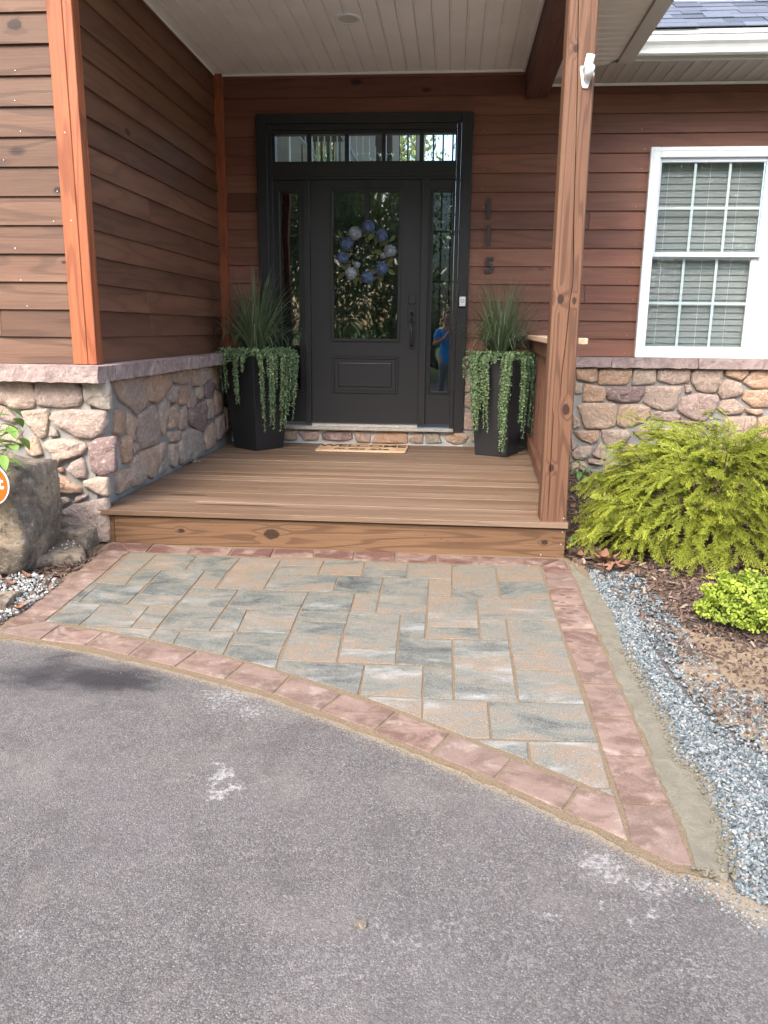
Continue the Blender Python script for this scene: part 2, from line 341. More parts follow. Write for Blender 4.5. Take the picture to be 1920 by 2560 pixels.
M['soil'] = gen_ground('soil_brown', (.10, .065, .045), (.16, .11, .08), (.26, .20, .15))
M['sandsoil'] = gen_ground('sandy_soil', (.19, .14, .092), (.27, .205, .14), (.10, .068, .045), 18)
M['concrete'] = gen_ground('fresh_concrete', (.150, .138, .106), (.19, .175, .136), (.105, .096, .072), 20, .6)
M['lawn'] = gen_ground('lawn_grass', (.05, .10, .025), (.09, .16, .04), (.03, .06, .015), 8)
def gen_tint(name, stops, rough=.85, sc_=120, b=.5):
    s = NT(name); a = s.n('ShaderNodeAttribute', attribute_name='tint').outputs['Fac']; c = s.ramp(a, stops); nz = s.noise(s.obj(), sc_, 4, .7)
    c = s.mix(s.math('MULTIPLY', nz, .35), c, (.1, .1, .1)); return s.done(c, rough, s.bump(nz, b, .003), spec=.25)
M['gravel'] = gen_tint('blue_gravel', [(0, (.05, .066, .076)), (.3, (.11, .14, .155)), (.65, (.20, .235, .245)), (.9, (.33, .355, .35)), (1, (.22, .165, .135))])
M['pebble'] = gen_tint('grey_pebble', [(0, (.10, .11, .11)), (.5, (.26, .28, .28)), (.85, (.5, .5, .48)), (1, (.7, .68, .62))])
M['bark'] = gen_tint('bark_mulch', [(0, (.04, .024, .018)), (.5, (.10, .06, .042)), (.85, (.20, .13, .095)), (1, (.34, .25, .19))])
M['deadleaf'] = gen_tint('dead_leaf', [(0, (.22, .11, .06)), (.6, (.42, .26, .14)), (1, (.52, .38, .24))])
def gen_boulder():
    s = NT('boulder_stone'); o = s.off(11); a = s.noise(o, 5, 6, .65, .6); b = s.noise(o, 24, 6, .7)
    c = s.mix(s.ss(a, .42, .58), (.27, .215, .155), (.15, .127, .10)); c = s.mix(s.math('MULTIPLY', s.ss(b, .54, .64), .75), c, (.07, .055, .045)); c = s.mix(s.math('MULTIPLY', s.ss(b, .45, .36), .45), c, (.46, .42, .35))
    return s.done(c, .9, s.bump(s.math('ADD', a, s.math('MULTIPLY', b, .6)), .8, .03), spec=.15)
M['boulder'] = gen_boulder()
def gen_shingle():
    s = NT('asphalt_shingle'); r = s.rnd(); g = s.noise(s.obj(), 320, 2, .7); c = s.mix(r, (.045, .06, .09), (.12, .145, .19)); c = s.mix(s.ss(g, .5, .7), c, (.18, .20, .24))
    return s.done(c, .85, s.bump(g, .5, .003), spec=.2)
M['shingle'] = gen_shingle()
M['planter'] = plain('black_planter', (.013, .014, .017), .5, bumps=.04, scale=120)
M['grassblade'] = leafmat('grass_blade', (.06, .10, .045), (.26, .33, .19), .45, .2)
M['trail'] = leafmat('trailing_leaf', (.08, .145, .075), (.34, .46, .22), .5, .15)
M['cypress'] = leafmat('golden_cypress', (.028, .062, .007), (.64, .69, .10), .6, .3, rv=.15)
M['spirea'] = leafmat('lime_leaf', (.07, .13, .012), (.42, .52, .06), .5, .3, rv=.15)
M['viburnum'] = leafmat('green_leaf', (.12, .25, .05), (.32, .50, .13), .45, .3)
M['weed'] = leafmat('weed_leaf', (.08, .17, .06), (.16, .30, .10), .5, .25)
M['treeleaf'] = leafmat('tree_leaf', (.05, .08, .025), (.36, .42, .14), .6, .3)
M['stem'] = plain('plant_stem', (.12, .08, .05), .8)
M['greenstem'] = plain('green_stem', (.12, .18, .07), .6)
M['trunk'] = plain('tree_trunk', (.12, .10, .085), .9, bumps=.6, scale=20)
M['blue'] = leafmat('blue_petal', (.07, .11, .23), (.23, .32, .52), .6, .2)
M['white'] = leafmat('pale_petal', (.24, .29, .35), (.62, .68, .72), .6, .2)
M['wleaf'] = leafmat('wreath_leaf', (.05, .07, .02), (.15, .18, .045), .55, .15)
M['coir'] = gen_sand('coir_mat', (.78, .53, .34))
M['orange'] = plain('orange_sign', (.62, .10, .004), .35); M['signwhite'] = plain('white_sign', (.85, .85, .83), .4)
M['plasticwhite'] = plain('white_plastic', (.78, .80, .78), .35); M['greyring'] = plain('grey_ring', (.2, .22, .23), .4)
M['int'] = plain('interior_paint', (.75, .73, .70), .8); M['intdark'] = plain('interior_dark', (.05, .045, .045), .8); M['intwood'] = plain('interior_wood', (.20, .10, .06), .6)
M['skin'] = plain('skin', (.45, .24, .16), .5); M['shirt'] = plain('blue_shirt', (.01, .30, .72), .8); M['trouser'] = plain('grey_trousers', (.16, .17, .18), .85, var=.3, scale=60)
M['hair'] = plain('dark_hair', (.02, .015, .012), .7); M['shoe'] = plain('dark_shoe', (.03, .03, .03), .6); M['eye'] = plain('eye_white', (.7, .7, .7), .3)
M['phone'] = plain('phone_body', (.02, .02, .022), .25)
M['knotlight'] = plain('lamp_lens', (.62, .61, .58), .4)

# ------------------------------------------------------------------ ground sheets
def sheet(name, xs, ys, zf, mat, attrs=None, parent=None, kind=None):
    X, Y = np.meshgrid(xs, ys); nx, ny = len(xs), len(ys)
    Z = np.vectorize(zf)(X, Y); V = np.stack([X, Y, Z], -1).reshape(-1, 3)
    i = np.arange((ny-1)*(nx-1)); r = i//(nx-1); c = i % (nx-1); a = r*nx+c
    o = fast(name, V, np.stack([a, a+1, a+nx+1, a+nx], -1), mat, parent)
    if attrs:
        for k, fn in attrs.items():
            at = o.data.attributes.new(k, 'FLOAT', 'POINT'); at.data.foreach_set('value', fn(X.ravel(), Y.ravel()).astype(np.float32))
    if kind: o['kind'] = kind
    return o
def pip(px, py, poly):
    ins = np.zeros(px.shape, bool); n = len(poly)
    for i in range(n):
        x0, y0 = poly[i]; x1, y1 = poly[(i+1) % n]
        c = ((y0 > py) != (y1 > py)) & (px < (x1-x0)*(py-y0)/(y1-y0+1e-12)+x0); ins ^= c
    return ins
def nz(x, y, s=1., o=0.): return mnoise.noise(Vector((x*s+o, y*s-o, o*.7)))
sheet('ground', [-250, -60, -20, -6.2, 6.2, 20, 60, 250], [-250, -60, -20, -6, 4.22, 8, 30, 250], lambda x, y: gz(y)-.10+(0 if y > -19 else .02*(-19-y)*.5), M['lawn'], kind='structure')
# the driveway's far side, seen mirrored in the door glass
Aout = [onG(x, y) for x, y in ((0, 1583), (117, 1601), (214, 1617), (320, 1640), (437, 1667), (561, 1699), (683, 1734), (800, 1776), (935, 1827), (1077, 1884), (1234, 1948), (1409, 2028), (1574, 2108), (1682, 2162), (1735, 2171), (1805, 2215), (1920, 2285))]
edge = np.array([(-6, 4.6)] + Aout + [(2.2, .9), (6, .2)])
def polydist(X, Y, pl_):
    d = np.full(X.shape, 1e9)
    for (a, b) in zip(pl_[:-1], pl_[1:]):
        t = np.clip(((X-a[0])*(b[0]-a[0])+(Y-a[1])*(b[1]-a[1]))/((b[0]-a[0])**2+(b[1]-a[1])**2), 0, 1)
        d = np.minimum(d, np.hypot(X-a[0]-t*(b[0]-a[0]), Y-a[1]-t*(b[1]-a[1])))
    return d
def blob(lst):
    def fn(X, Y):
        v = np.zeros(X.shape)
        for (px, py, r, k, ax) in lst:
            x, y = onG(px, py); v = np.maximum(v, k*np.exp(-(((X-x)/(r*ax))**2+((Y-y)/r)**2)))
        return v
    return fn
dust = blob([(570, 1735, .13, .62, 1.5), (620, 1770, .12, .58, 1.3), (540, 1760, .1, .55, 1.2), (548, 1903, .03, .8, 1), (565, 1928, .04, .85, 1.1), (537, 1948, .035, .85, 1), (590, 1962, .035, .85, 1.2), (541, 1982, .04, .9, 1),
             (1500, 2150, .07, .72, 1.4), (1535, 2185, .05, .72, 1.3), (1505, 2178, .03, .85, 1.2), (1640, 2210, .08, .62, 1.6), (1498, 2258, .022, .95, 1), (1378, 2290, .022, .9, 1.4), (1635, 2282, .02, .9, 1.4), (1575, 2300, .014, .85, 1), (1120, 2300, .1, .45, 1.5), (1000, 2350, .2, .42, 1.5), (850, 2420, .2, .42, 1.2), (1330, 2040, .05, .55, 1.5), (60, 2330, .06, .6, 1), (375, 1815, .02, .65, 1), (1650, 2520, .012, .9, 1.5), (1050, 2450, .01, .9, 1.2), (700, 2050, .015, .7, 1), (1750, 2420, .08, .5, 1.5)])
wet = blob([(120, 1680, .16, .75, 1.8), (250, 1690, .13, 1., 2.0), (330, 1700, .09, .8, 2.2), (150, 1640, .1, .6, 2.0), (860, 1890, .08, .38, 2)])
sandf = lambda X, Y: np.exp(-(polydist(X, Y, edge)/.055))*.78 + .22*np.exp(-(polydist(X, Y, edge)/.25))
fx = sorted(set(list(np.round(np.arange(-2.6, 1.6, .028), 4)) + [-30, -8, 8, 30])); fy = sorted(set([-14, -6, -3, 0, .5] + list(np.round(np.arange(.9, 4.2, .028), 4))))
sheet('driveway', fx, fy, lambda x, y: gz(y)-.0085+.002*nz(x, y, 1.5), M['asphalt'], {'dust': dust, 'wet': wet, 'sand': sandf}, kind='structure')
def flat_poly(name, pts, dz, mat, kind=None, parent=None, rag=0, thick=.0, lift=0):
    P = []
    for i, (x, y) in enumerate(pts):
        x2, y2 = pts[(i+1) % len(pts)]; n = max(1, int(math.hypot(x2-x, y2-y)/.03)) if rag else 1
        for k in range(n):
            t = k/n; u, v_ = x+(x2-x)*t, y+(y2-y)*t
            if rag: u += rag*nz(u, v_, 22, 3); v_ += rag*nz(u, v_, 22, 9)
            P.append((u, v_))
    m = MB(); n = len(P)
    m.add([(x, y, gz(y)+dz) for x, y in P] + [(x, y, gz(y)+dz-.06) for x, y in P], [tuple(range(n))] + [(i, (i+1) % n, (i+1) % n+n, i+n) for i in range(n)])
    me = bpy.data.meshes.new(name); me.from_pydata(m.v, [], m.f)
    o = finish(name, me, mat, parent)
    if kind: o['kind'] = kind
    return o
# soil of the two planting beds (relief), kept off the paving
hpx = [(1427, 1410), (1487, 1458), (1539, 1540), (1562, 1620), (1620, 1724), (1666, 1805), (1701, 1900), (1745, 1930), (1780, 1990), (1800, 2040), (1815, 2110), (1828, 2165), (1820, 2205), (1795, 2190), (1735, 2170)]
hout = [onG(*p) for p in hpx]
def soilsheet(name, xs, ys, keep, zf, mat):
    X, Y = np.meshgrid(xs, ys); nx, ny = len(xs), len(ys); Z = np.vectorize(zf)(X, Y)
    V = np.stack([X, Y, Z], -1).reshape(-1, 3); i = np.arange((ny-1)*(nx-1)); r = i//(nx-1); c = i % (nx-1); a = r*nx+c
    F = np.stack([a, a+1, a+nx+1, a+nx], -1); cx = V[F].mean(1); F = F[keep(cx[:, 0], cx[:, 1])]
    o = fast(name, V, F, mat, smooth=True); o['kind'] = 'structure'; return o
rb = [(.645, 7.02), (.645, 4.15), (.70, 3.85), (.72, 3.4), (.72, 2.5), (.76, 2.1), (.72, 1.80), (.80, 1.68), (1.2, 1.42), (2.2, .95), (6, .3), (6, 7.02)]
soilsheet('bed_soil', np.arange(.62, 6, .06), np.arange(.3, 7.04, .06), lambda X, Y: pip(X, Y, rb), lambda x, y: gz(y)-.012+.012*nz(x, y, 5)+.02*max(0, min(1, (y-4.6)))+.01*nz(x, y, 1.2, 5), M['soil'])
lb = [(-1.975, 4.235), (-1.96, 3.95), (-1.945, 3.5), (-1.93, 3.06), (-2.3, 3.13), (-6, 4.3), (-6, 4.235)]
soilsheet('bed_soil', np.arange(-6, -1.9, .05), np.arange(2.95, 4.26, .05), lambda X, Y: pip(X, Y, lb), lambda x, y: gz(y)-.010+.010*nz(x, y, 6)+.003, M['soil'])
ss_ = [onG(*p) for p in ((1560, 1395), (1640, 1500), (1680, 1620), (1700, 1680), (1780, 1790), (1920, 1880), (2100, 1850), (2000, 1560), (1800, 1560))]
soilsheet('sandy_soil', np.arange(.7, 2.6, .04), np.arange(1.8, 4.6, .04), lambda X, Y: pip(X, Y, [onG(*p) for p in ((1690, 1560), (1700, 1680), (1780, 1790), (1920, 1880), (2200, 1900), (2100, 1640), (1900, 1620), (1760, 1590))]), lambda x, y: gz(y)+.004+.010*nz(x, y, 5), M['sandsoil'])

# ------------------------------------------------------------------ walkway of blended pavers with a red border
PV = '''A 1085,103 1303,118 1100,298 880,287|A 1303,118 B 385,77 330,142 A 1248,175|A 1248,175 B 330,142 265,225 A 1190,240|B 385,77 835,100 700,250 265,225|A 880,287 1100,298 1045,372 790,352|A 1190,240 1350,248 1205,383 1045,372 1100,298|A 1350,248 B 470,238 250,500 A 1145,455|B 470,238 700,250 575,417 335,410|A 765,352 830,362 655,515 570,512|A 830,360 1205,383 1055,533 655,515|A 1145,455 B 250,500 155,605 A 1055,533|A 570,515 845,530 770,612 485,605|A 485,605 770,612 655,707 375,672|A 845,530 1240,545 1090,722 665,708|A 1240,545 B 155,605 A 1300,737 1090,722|B 335,412 815,430 600,735 80,715|B 80,715 600,735 518,858 A 1305,737|A 680,712 1300,738 1238,820|A 1305,737 B 215,860 140,995 A 1240,820|B 215,860 780,872 655,1110 140,995|B 690,625 910,635 800,865 520,858|B 815,430 1550,455 1445,652 690,625|B 910,635 1445,652 1348,885 800,865|B 835,100 1255,120 1075,432 590,417|B 1255,120 C 462,127 432,190 B 1222,183|B 1222,183 C 432,190 392,275 B 1180,262|B 1180,262 C 610,285 550,455 B 1075,432|C 462,127 882,140 850,285 392,270|C 882,140 1333,163 1322,225 868,218|C 868,218 1322,225 1315,310 850,285|C 1333,163 D 335,172 332,325 C 1315,310|C 610,285 1078,305 1035,470 550,455|C 292,455 785,468 730,662 215,648|C 785,468 1035,478 998,672 730,662|C 1078,305 1548,323 1530,590 1020,572|C 1020,572 1530,590 1520,692 998,672|D 92,322 332,325 335,495 85,495|D 335,172 778,182 818,428 335,420|D 335,420 818,428 838,518 335,495|D 778,182 1250,192 1272,265 795,262|D 795,262 1272,265 1296,350 815,345|D 815,345 1296,350 1355,532 838,516|D 85,495 595,513 610,828 70,812|D 70,812 610,828 625,948 50,935|D 595,513 1357,532 1425,750 612,727|D 612,727 892,735 922,967 625,950|D 892,735 1430,750 1468,870 905,845|D 905,845 1468,870 F 1238,138 765,125|C 215,648 720,662 695,775 160,760|C 160,760 695,775 645,905 112,885|C 720,662 1255,690 1210,1053 630,1040|C 1255,690 1518,692 1503,930 1230,915|C 112,885 645,905 E 805,186 330,172|C 630,1040 1210,1053 E 1292,202 805,186|C 1230,915 D 335,955 F 270,225 E 1292,202|D 335,955 922,967 F 790,373 285,352|F 285,352 790,373 820,517 280,492|F 765,125 1238,138 1280,267 785,243|F 785,243 1280,267 1370,532 820,517|B 780,872 1350,885 1280,1015 720,1002|B 720,1002 1280,1015 E 297,237 B 655,1110|E 330,172 1037,205 985,455 297,240|E 1037,205 1522,220 1513,483 990,457|F 28,225 272,228 280,492 20,482|E 1010,462 1515,485 1515,652|F 22,485 562,510 588,818 425,818 18,655|F 562,510 1370,532 1478,847 590,818|F 440,823 892,840 908,1000|F 892,840 1480,847 G 768,415 650,415 F 918,1005|G 660,418 775,418 798,475'''
RD = '''A 930,15 1003,22 1083,98 1020,138 825,122|A 1003,22 1285,26 1215,102 1083,98|A 1285,26 B 338,-6 290,60 A 1215,102|B 338,-6 765,2 710,76 290,60|B 765,2 1193,5 1142,97 710,76|B 1193,5 1600,18 C 352,92 B 1142,97|C 362,20 782,28 755,125 350,92|C 782,28 1206,48 1192,145 755,125|C 1206,48 1630,68 D 172,160 C 1192,145|D 178,70 608,83 610,172 172,160|D 608,83 1052,102 1072,185 610,172|D 1052,102 1455,112 1450,122 1255,188 1072,185|D 1255,188 1450,122 1500,130 1530,165 1565,248 1280,240|D 1280,240 1565,248 1638,414 1320,410|D 1320,410 1638,414 S 1466.7,1518 1382.7,1515.9|S 1382.7,1515.9 1466.7,1518 1490,1571.5 1400.8,1570|S 1400.8,1570 1490,1571.5 1515.6,1637.7 1425.2,1632.5|S 1425.2,1632.5 1515.6,1637.7 1545.8,1711 1453.9,1708.5|S 1453.9,1708.5 1545.8,1711 1584,1790.5 1478,1789.3|S 1478,1789.3 1584,1790.5 1622.5,1891.6 1508.6,1888.7|S 1508.6,1888.7 1622.5,1891.6 1680.4,2017 1552,2011|S 1552,2011 1680.4,2017 1736,2168 1684,2162 1575,2108|A 825,122 1020,138 885,262 645,250|A 645,250 885,262 705,410 460,395|A 460,395 705,410 495,578 238,562|A 238,562 495,578 375,672 0,735|A 0,735 375,672 505,705 330,827 0,768|A 505,705 865,760 710,875 330,827|A 865,760 1220,835 1062,958 710,875|A 1220,835 1640,920 1450,1052 1062,958|S 491.9,1627 613.4,1655.4 561.3,1699.5 437,1667|S 613.4,1655.4 727.5,1688.5 683,1734.5 561.3,1699.5|S 727.5,1688.5 857,1734 800,1777 683,1734.5|S 857,1734 991.8,1778 935,1828 800,1777|S 991.8,1778 1128.4,1832 1077,1885 935,1828|S 1128.4,1832 1280.6,1896.9 1234,1949 1077,1885|S 1280.6,1896.9 1450.7,1964.7 1407,2028 1234,1949|S 1450.7,1964.7 1540,1990 1575,2106 1407,2028'''
CROP = {'A': (0, 1350, 3.318), 'B': (400, 1370, 4.1475), 'C': (700, 1370, 4.1475), 'D': (1050, 1370, 4.1475), 'E': (600, 1600, 3.318), 'F': (1050, 1600, 3.318), 'G': (1250, 1820, 2.765), 'S': (0, 0, 1.)}
def parse(txt, crops):
    out = []
    for pl_ in txt.replace('\n', '').split('|'):
        cr = None; P = []
        for tk in pl_.split():
            if tk in crops: cr = crops[tk]; continue
            x, y = map(float, tk.split(',')); P.append((cr[0]+x/cr[2], cr[1]+y/cr[2]))
        out.append(P)
    return out
def inset(P, d):
    P = [Vector(p) for p in P]; n = len(P)
    if sum(P[i].x*P[(i+1) % n].y-P[(i+1) % n].x*P[i].y for i in range(n)) < 0: P = P[::-1]
    out = []
    for i in range(n):
        a = (P[i]-P[i-1]).normalized(); b = (P[(i+1) % n]-P[i]).normalized()
        na = Vector((-a.y, a.x)); nb = Vector((-b.y, b.x)); m = (na+nb); m = m/max(m.length, 1e-6); k = d/max(.35, m.dot(na)); out.append(P[i]+m*k)
    return out
def slab(name, P, d, top, th, mat, parent, bev, wob=0):
    P = inset(P, d); Q = []
    n = len(P)
    for i in range(n):
        a, b = P[i], P[(i+1) % n]; L = (b-a).length; k = max(1, int(L/.045)) if wob else 1
        for j in range(k):
            p = a+(b-a)*j/k
            if j: p += Vector((nz(p.x, p.y, 30, 2), nz(p.x, p.y, 30, 7)))*wob
            Q.append(p)
    tl = Vector((random.uniform(-1, 1), random.uniform(-1, 1)))*.003
    c = sum(Q, Vector((0, 0)))/len(Q)
    tp = [(p.x, p.y, gz(p.y)+top+tl.dot(p-c)) for p in Q]; bt = [(p.x, p.y, gz(p.y)+top-th) for p in Q]; n = len(Q)
    m = MB(); m.add(tp+bt, [tuple(range(n)), tuple(range(n, 2*n))[::-1]] + [(i, i+n, (i+1) % n+n, (i+1) % n) for i in range(n)])
    return m.build(name, mat, parent, bev, seg=2)
walk = thing('walkway', None, None, (0, 3.9, gz(3.9)), kind='structure')
sandpoly = [onG(x, y) for x, y in ((275, 1352), (1446, 1394), (1478, 1428), (1500, 1530))] + [(x, y) for x, y in [onG(1560, 1690), onG(1650, 1890), onG(1725, 2075), onG(1752, 2185)]]
sandpoly += [(x-.003, y-.009) for x, y in [onG(x, y) for x, y in ((1682, 2168), (1575, 2113), (1409, 2035), (1234, 1955), (1077, 1890), (935, 1832), (800, 1781), (683, 1739), (561, 1704), (437, 1671), (320, 1644), (214, 1621), (100, 1600), (-12, 1590))]] + [onG(-20, 1575), onG(130, 1466)]
flat_poly('sand_bed', sandpoly, -.0026, M['sand'], parent=walk, rag=.012)['label'] = 'tan joint sand'
for P in parse(PV, CROP): slab('paver', [onG(*p) for p in P], .0036, random.uniform(-.0004, .0012), .05, M['paver'], walk, .0016, .0012)
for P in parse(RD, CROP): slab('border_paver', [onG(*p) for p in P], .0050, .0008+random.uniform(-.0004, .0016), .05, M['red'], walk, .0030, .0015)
# concrete haunch along the right border
hin = [onG(*p) for p in ((1736, 2168), (1682, 2019), (1625, 1893), (1586, 1791), (1548, 1711), (1518, 1637), (1492, 1571), (1468, 1518), (1446, 1470), (1429, 1430), (1421, 1412))]
hp = [(x+.003, y) for x, y in hin] + hout[:-1]
o = flat_poly('concrete_edging', hp, .002, M['concrete'], kind='structure', rag=.014)
m_ = o.modifiers.new('bevel', 'BEVEL'); m_.width = .008; m_.segments = 2; m_.limit_method = 'ANGLE'

# ------------------------------------------------------------------ loose material
def ico():
    t = (1+5**.5)/2; v = np.array([(-1,t,0),(1,t,0),(-1,-t,0),(1,-t,0),(0,-1,t),(0,1,t),(0,-1,-t),(0,1,-t),(t,0,-1),(t,0,1),(-t,0,-1),(-t,0,1)], float); v /= np.linalg.norm(v[0])
    f = np.array([(0,11,5),(0,5,1),(0,1,7),(0,7,10),(0,10,11),(1,5,9),(5,11,4),(11,10,2),(10,7,6),(7,1,8),(3,9,4),(3,4,2),(3,2,6),(3,6,8),(3,8,9),(4,9,5),(2,4,11),(6,2,10),(8,6,7),(9,8,1)]); return v, f
IV, IF = ico()
def randrot(n, tilt=1.):
    a = rng.uniform(0, 2*PI, n); q = rng.normal(size=(n, 3)); q[:, :2] *= tilt; q[:, 2] += 1-tilt; q /= np.linalg.norm(q, axis=1)[:, None]
    z = q; x = np.cross(z, np.stack([np.cos(a), np.sin(a), np.full(n, .11)], 1)); x /= np.linalg.norm(x, axis=1)[:, None]; y = np.cross(z, x)
    return np.stack([x, y, z], 2)
def scatter(name, poly, n, size, shape, mat, zoff=0., zf=None, smooth=False, tilt=.5, dens=None, pile=.0, parent=None):
    P = np.array(poly); x0, y0 = P.min(0); x1, y1 = P.max(0); pts = []
    X = rng.uniform(x0, x1, n*6); Y = rng.uniform(y0, y1, n*6); k = pip(X, Y, poly)
    if dens is not None: k &= rng.uniform(size=len(X)) < dens(X, Y)
    X, Y = X[k][:n], Y[k][:n]; n = len(X)
    s = rng.uniform(size[0], size[1], n)*rng.uniform(.7, 1.2, n)
    S = s[:, None]*np.array(shape)*rng.uniform(.75, 1.3, (n, 3))
    jit = 1+rng.uniform(-.28, .28, (n, 12, 1))
    V = (IV[None]*jit)*S[:, None, :]; Rm = randrot(n, tilt); V = np.einsum('nij,nkj->nki', Rm, V)
    zb = np.array([(zf or (lambda x, y: gz(y)))(x, y) for x, y in zip(X, Y)])+zoff+S.min(1)*.5+rng.uniform(0, 1, n)**2*pile
    V += np.stack([X, Y, zb], 1)[:, None, :]
    F = (IF[None]+(np.arange(n)*12)[:, None, None]).reshape(-1, 3)
    o = fast(name, V.reshape(-1, 3), F, mat, parent, smooth, np.repeat(rng.uniform(0, 1, n), 12)); o['kind'] = 'stuff'; return o
gp = [onG(*p) for p in ((1470, 1425), (1560, 1465), (1610, 1580), (1670, 1690), (1740, 1770), (1830, 1850), (2100, 1990), (2200, 2330), (1920, 2262), (1840, 2225), (1826, 2165), (1812, 2110), (1795, 2040), (1775, 1990), (1740, 1930), (1695, 1900), (1660, 1805), (1612, 1724), (1556, 1620), (1533, 1540), (1482, 1458))]
scatter('gravel', gp, 22000, (.0032, .0082), (1, .75, .5), M['gravel'], zf=lambda x, y: gz(y)-.008, pile=.012)
gp2 = [onG(*p) for p in ((1470, 1425), (1600, 1440), (1760, 1640), (1840, 1720), (2100, 1800), (2100, 2000), (1830, 1850), (1740, 1770), (1610, 1580))]
scatter('stray_gravel', gp2, 3600, (.003, .009), (1, .75, .5), M['gravel'], zf=lambda x, y: gz(y)+.002, pile=.006)
mp = [(.66, 6.9), (.66, 4.15), (.78, 3.9), (.86, 3.4), (1.0, 3.0), (1.3, 3.1), (2.4, 3.0), (2.6, 6.9)]
scatter('bark_mulch', mp, 9000, (.008, .022), (1.5, .45, .18), M['bark'], zf=lambda x, y: gz(y)-.004+.02*max(0, min(1, y-4.6)), tilt=.3, pile=.02)
scatter('bark_mulch', [onG(*p) for p in ((1600, 1380), (1700, 1560), (1920, 1640), (2100, 1600), (1900, 1400))], 1800, (.006, .016), (1.5, .45, .2), M['bark'], zf=lambda x, y: gz(y)+.006, tilt=.3, pile=.01)
scatter('brown_chip', [onG(*p) for p in ((1640, 1560), (1780, 1790), (1920, 1870), (2100, 1850), (2100, 1600))], 1500, (.0025, .009), (1.2, .6, .4), M['bark'], zf=lambda x, y: gz(y)+.01)
lp = [onG(*p) for p in ((330, 1362), (60, 1500), (-5, 1555), (-200, 1600), (-300, 1400), (0, 1380))]
lq = [onG(*p) for p in ((262, 1374), (140, 1466), (60, 1528), (-2, 1566), (-300, 1640), (-300, 1400), (0, 1400), (150, 1390))]
scatter('bark_mulch', lq, 1500, (.008, .022), (1.5, .5, .2), M['bark'], zf=lambda x, y: gz(y)-.002, tilt=.4, pile=.012)
scatter('grey_pebbles', [onG(*p) for p in ((150, 1455), (135, 1470), (60, 1526), (0, 1560), (-120, 1580), (-60, 1500), (30, 1440), (90, 1440))], 950, (.005, .013), (1, .8, .55), M['pebble'], zf=lambda x, y: gz(y)+.002, smooth=True, pile=.008)
scatter('sand_grains', [(x, y-.01) for x, y in Aout[:-1]]+[(x-.05, y-.13) for x, y in Aout[:-1]][::-1], 5200, (.0012, .0030), (1, 1, .7), M['sand'], zf=lambda x, y: gz(y)-.0095, dens=lambda X, Y: np.exp(-polydist(X, Y, edge)/.05))
scatter('grit', [onG(1700, 2170), onG(1790, 2200), onG(1920, 2275), onG(2000, 2400), onG(1850, 2300), onG(1650, 2190)], 320, (.0015, .0045), (1, .8, .6), M['gravel'], zf=lambda x, y: gz(y)-.0085)
scatter('concrete_crumbs', [(x+.02, y) for x, y in hout[3:]]+[(x-.03, y-.01) for x, y in hout[3:]][::-1], 900, (.002, .008), (1, .8, .6), M['concrete'], zf=lambda x, y: gz(y), pile=.008)
def curled_leaf(mb, c, L, W, ang, tilt, curl, lobes=0):
    ca, sa = math.cos(ang), math.sin(ang); n = 6; vs_, fs = [], []
    for i in range(n+1):
        t = i/n; wd = W*math.sin(PI*min(1, t*.92+.04))**.8*(1+(.45*math.sin(t*lobes*2*PI) if lobes else 0)); x = L*(t-.5); z = tilt*x+curl*4*(t-.5)**2*L
        for sgn in (-1, 0, 1):
            y = sgn*wd*.5; zz = z+abs(sgn)*wd*.22; vs_.append((c[0]+x*ca-y*sa, c[1]+x*sa+y*ca, c[2]+zz))
    for i in range(n):
        for k in range(2): a = i*3+k; fs.append((a, a+1, a+4, a+3))
    mb.add(vs_, fs)
mb = MB()
for i in range(26):
    x, y = (random.uniform(.70, 1.15), random.uniform(3.9, 5.4)) if i < 18 else onG(random.uniform(1480, 1570), random.uniform(1395, 1440))
    curled_leaf(mb, (x, y, gz(y)+.025), random.uniform(.05, .11), random.uniform(.025, .05), random.uniform(0, 6), random.uniform(-.3, .3), random.uniform(-.1, .5), 3)
for px, py in ((50, 1524), (44, 1532), (145, 1370), (160, 1372), (30, 1470), (70, 1452)):
    x, y = onG(px, py); curled_leaf(mb, (x, y, gz(y)+.02), .07, .035, random.uniform(0, 6), .2, .3, 3)
tag(mb.build('dead_leaves', M['deadleaf']), kind='stuff')
mbL = MB(); x, y = onG(1508, 1412)
for k in range(5): curled_leaf(mbL, (x+.03*math.cos(k*1.3), y+.02*math.sin(k*1.3), gz(y)+.03), .11, .05, k*1.27, .15, .3, 3)
tag(mbL.build('fallen_leaf', M['deadleaf']), 'curled tan oak leaf at the top of the blue gravel strip', 'leaf')

# ------------------------------------------------------------------ deck
deck = thing('porch_deck', 'low brown wooden porch deck with one step up to the black front door', 'deck', (-.66, 5.6, 0))
y = 4.205; i = 0
while y < 7.03:
    wd = .140; y1 = min(y+wd, 7.04); xr = .655+(y-4.2)*.02
    if i == 0: xr = .648
    b = MB(); x0 = -1.985; b.prism([(x0, y, .168), (xr, y, .168), (xr, y1-.0035, .168), (x0, y1-.0035, .168)], (0, 0, .030+random.uniform(-.0012, .0012))); b.build('deck_board', M['deck'], deck, .0025, seg=2)
    y = y1; i += 1
box('fascia_board', (-1.902, .640, 4.228, 4.266, -.01, .160), M['fascia'], deck, .003)
box('fascia_board', (-1.985, -1.906, 4.236, 4.266, -.01, .164), M['fascia'], deck, .003)
box('side_board', (.618, .640, 4.27, 7.0, -.05, .162), M['fascia'], deck, .003)
box('joist_frame', (-1.98, .60, 4.28, 7.02, -.08, .160), M['intdark'], deck, 0)
mbn = MB()
for (px, py) in ((1352, 1387), (1406, 1330), (1402, 1361)):
    x, _, z = onY(px, py, 4.226); mbn.tube([(x, 4.2275, z), (x, 4.2255, z)], .0045, 8)
mbn.build('screw_head', M['metal'], deck)['kind'] = 'stuff'
mbn = MB()
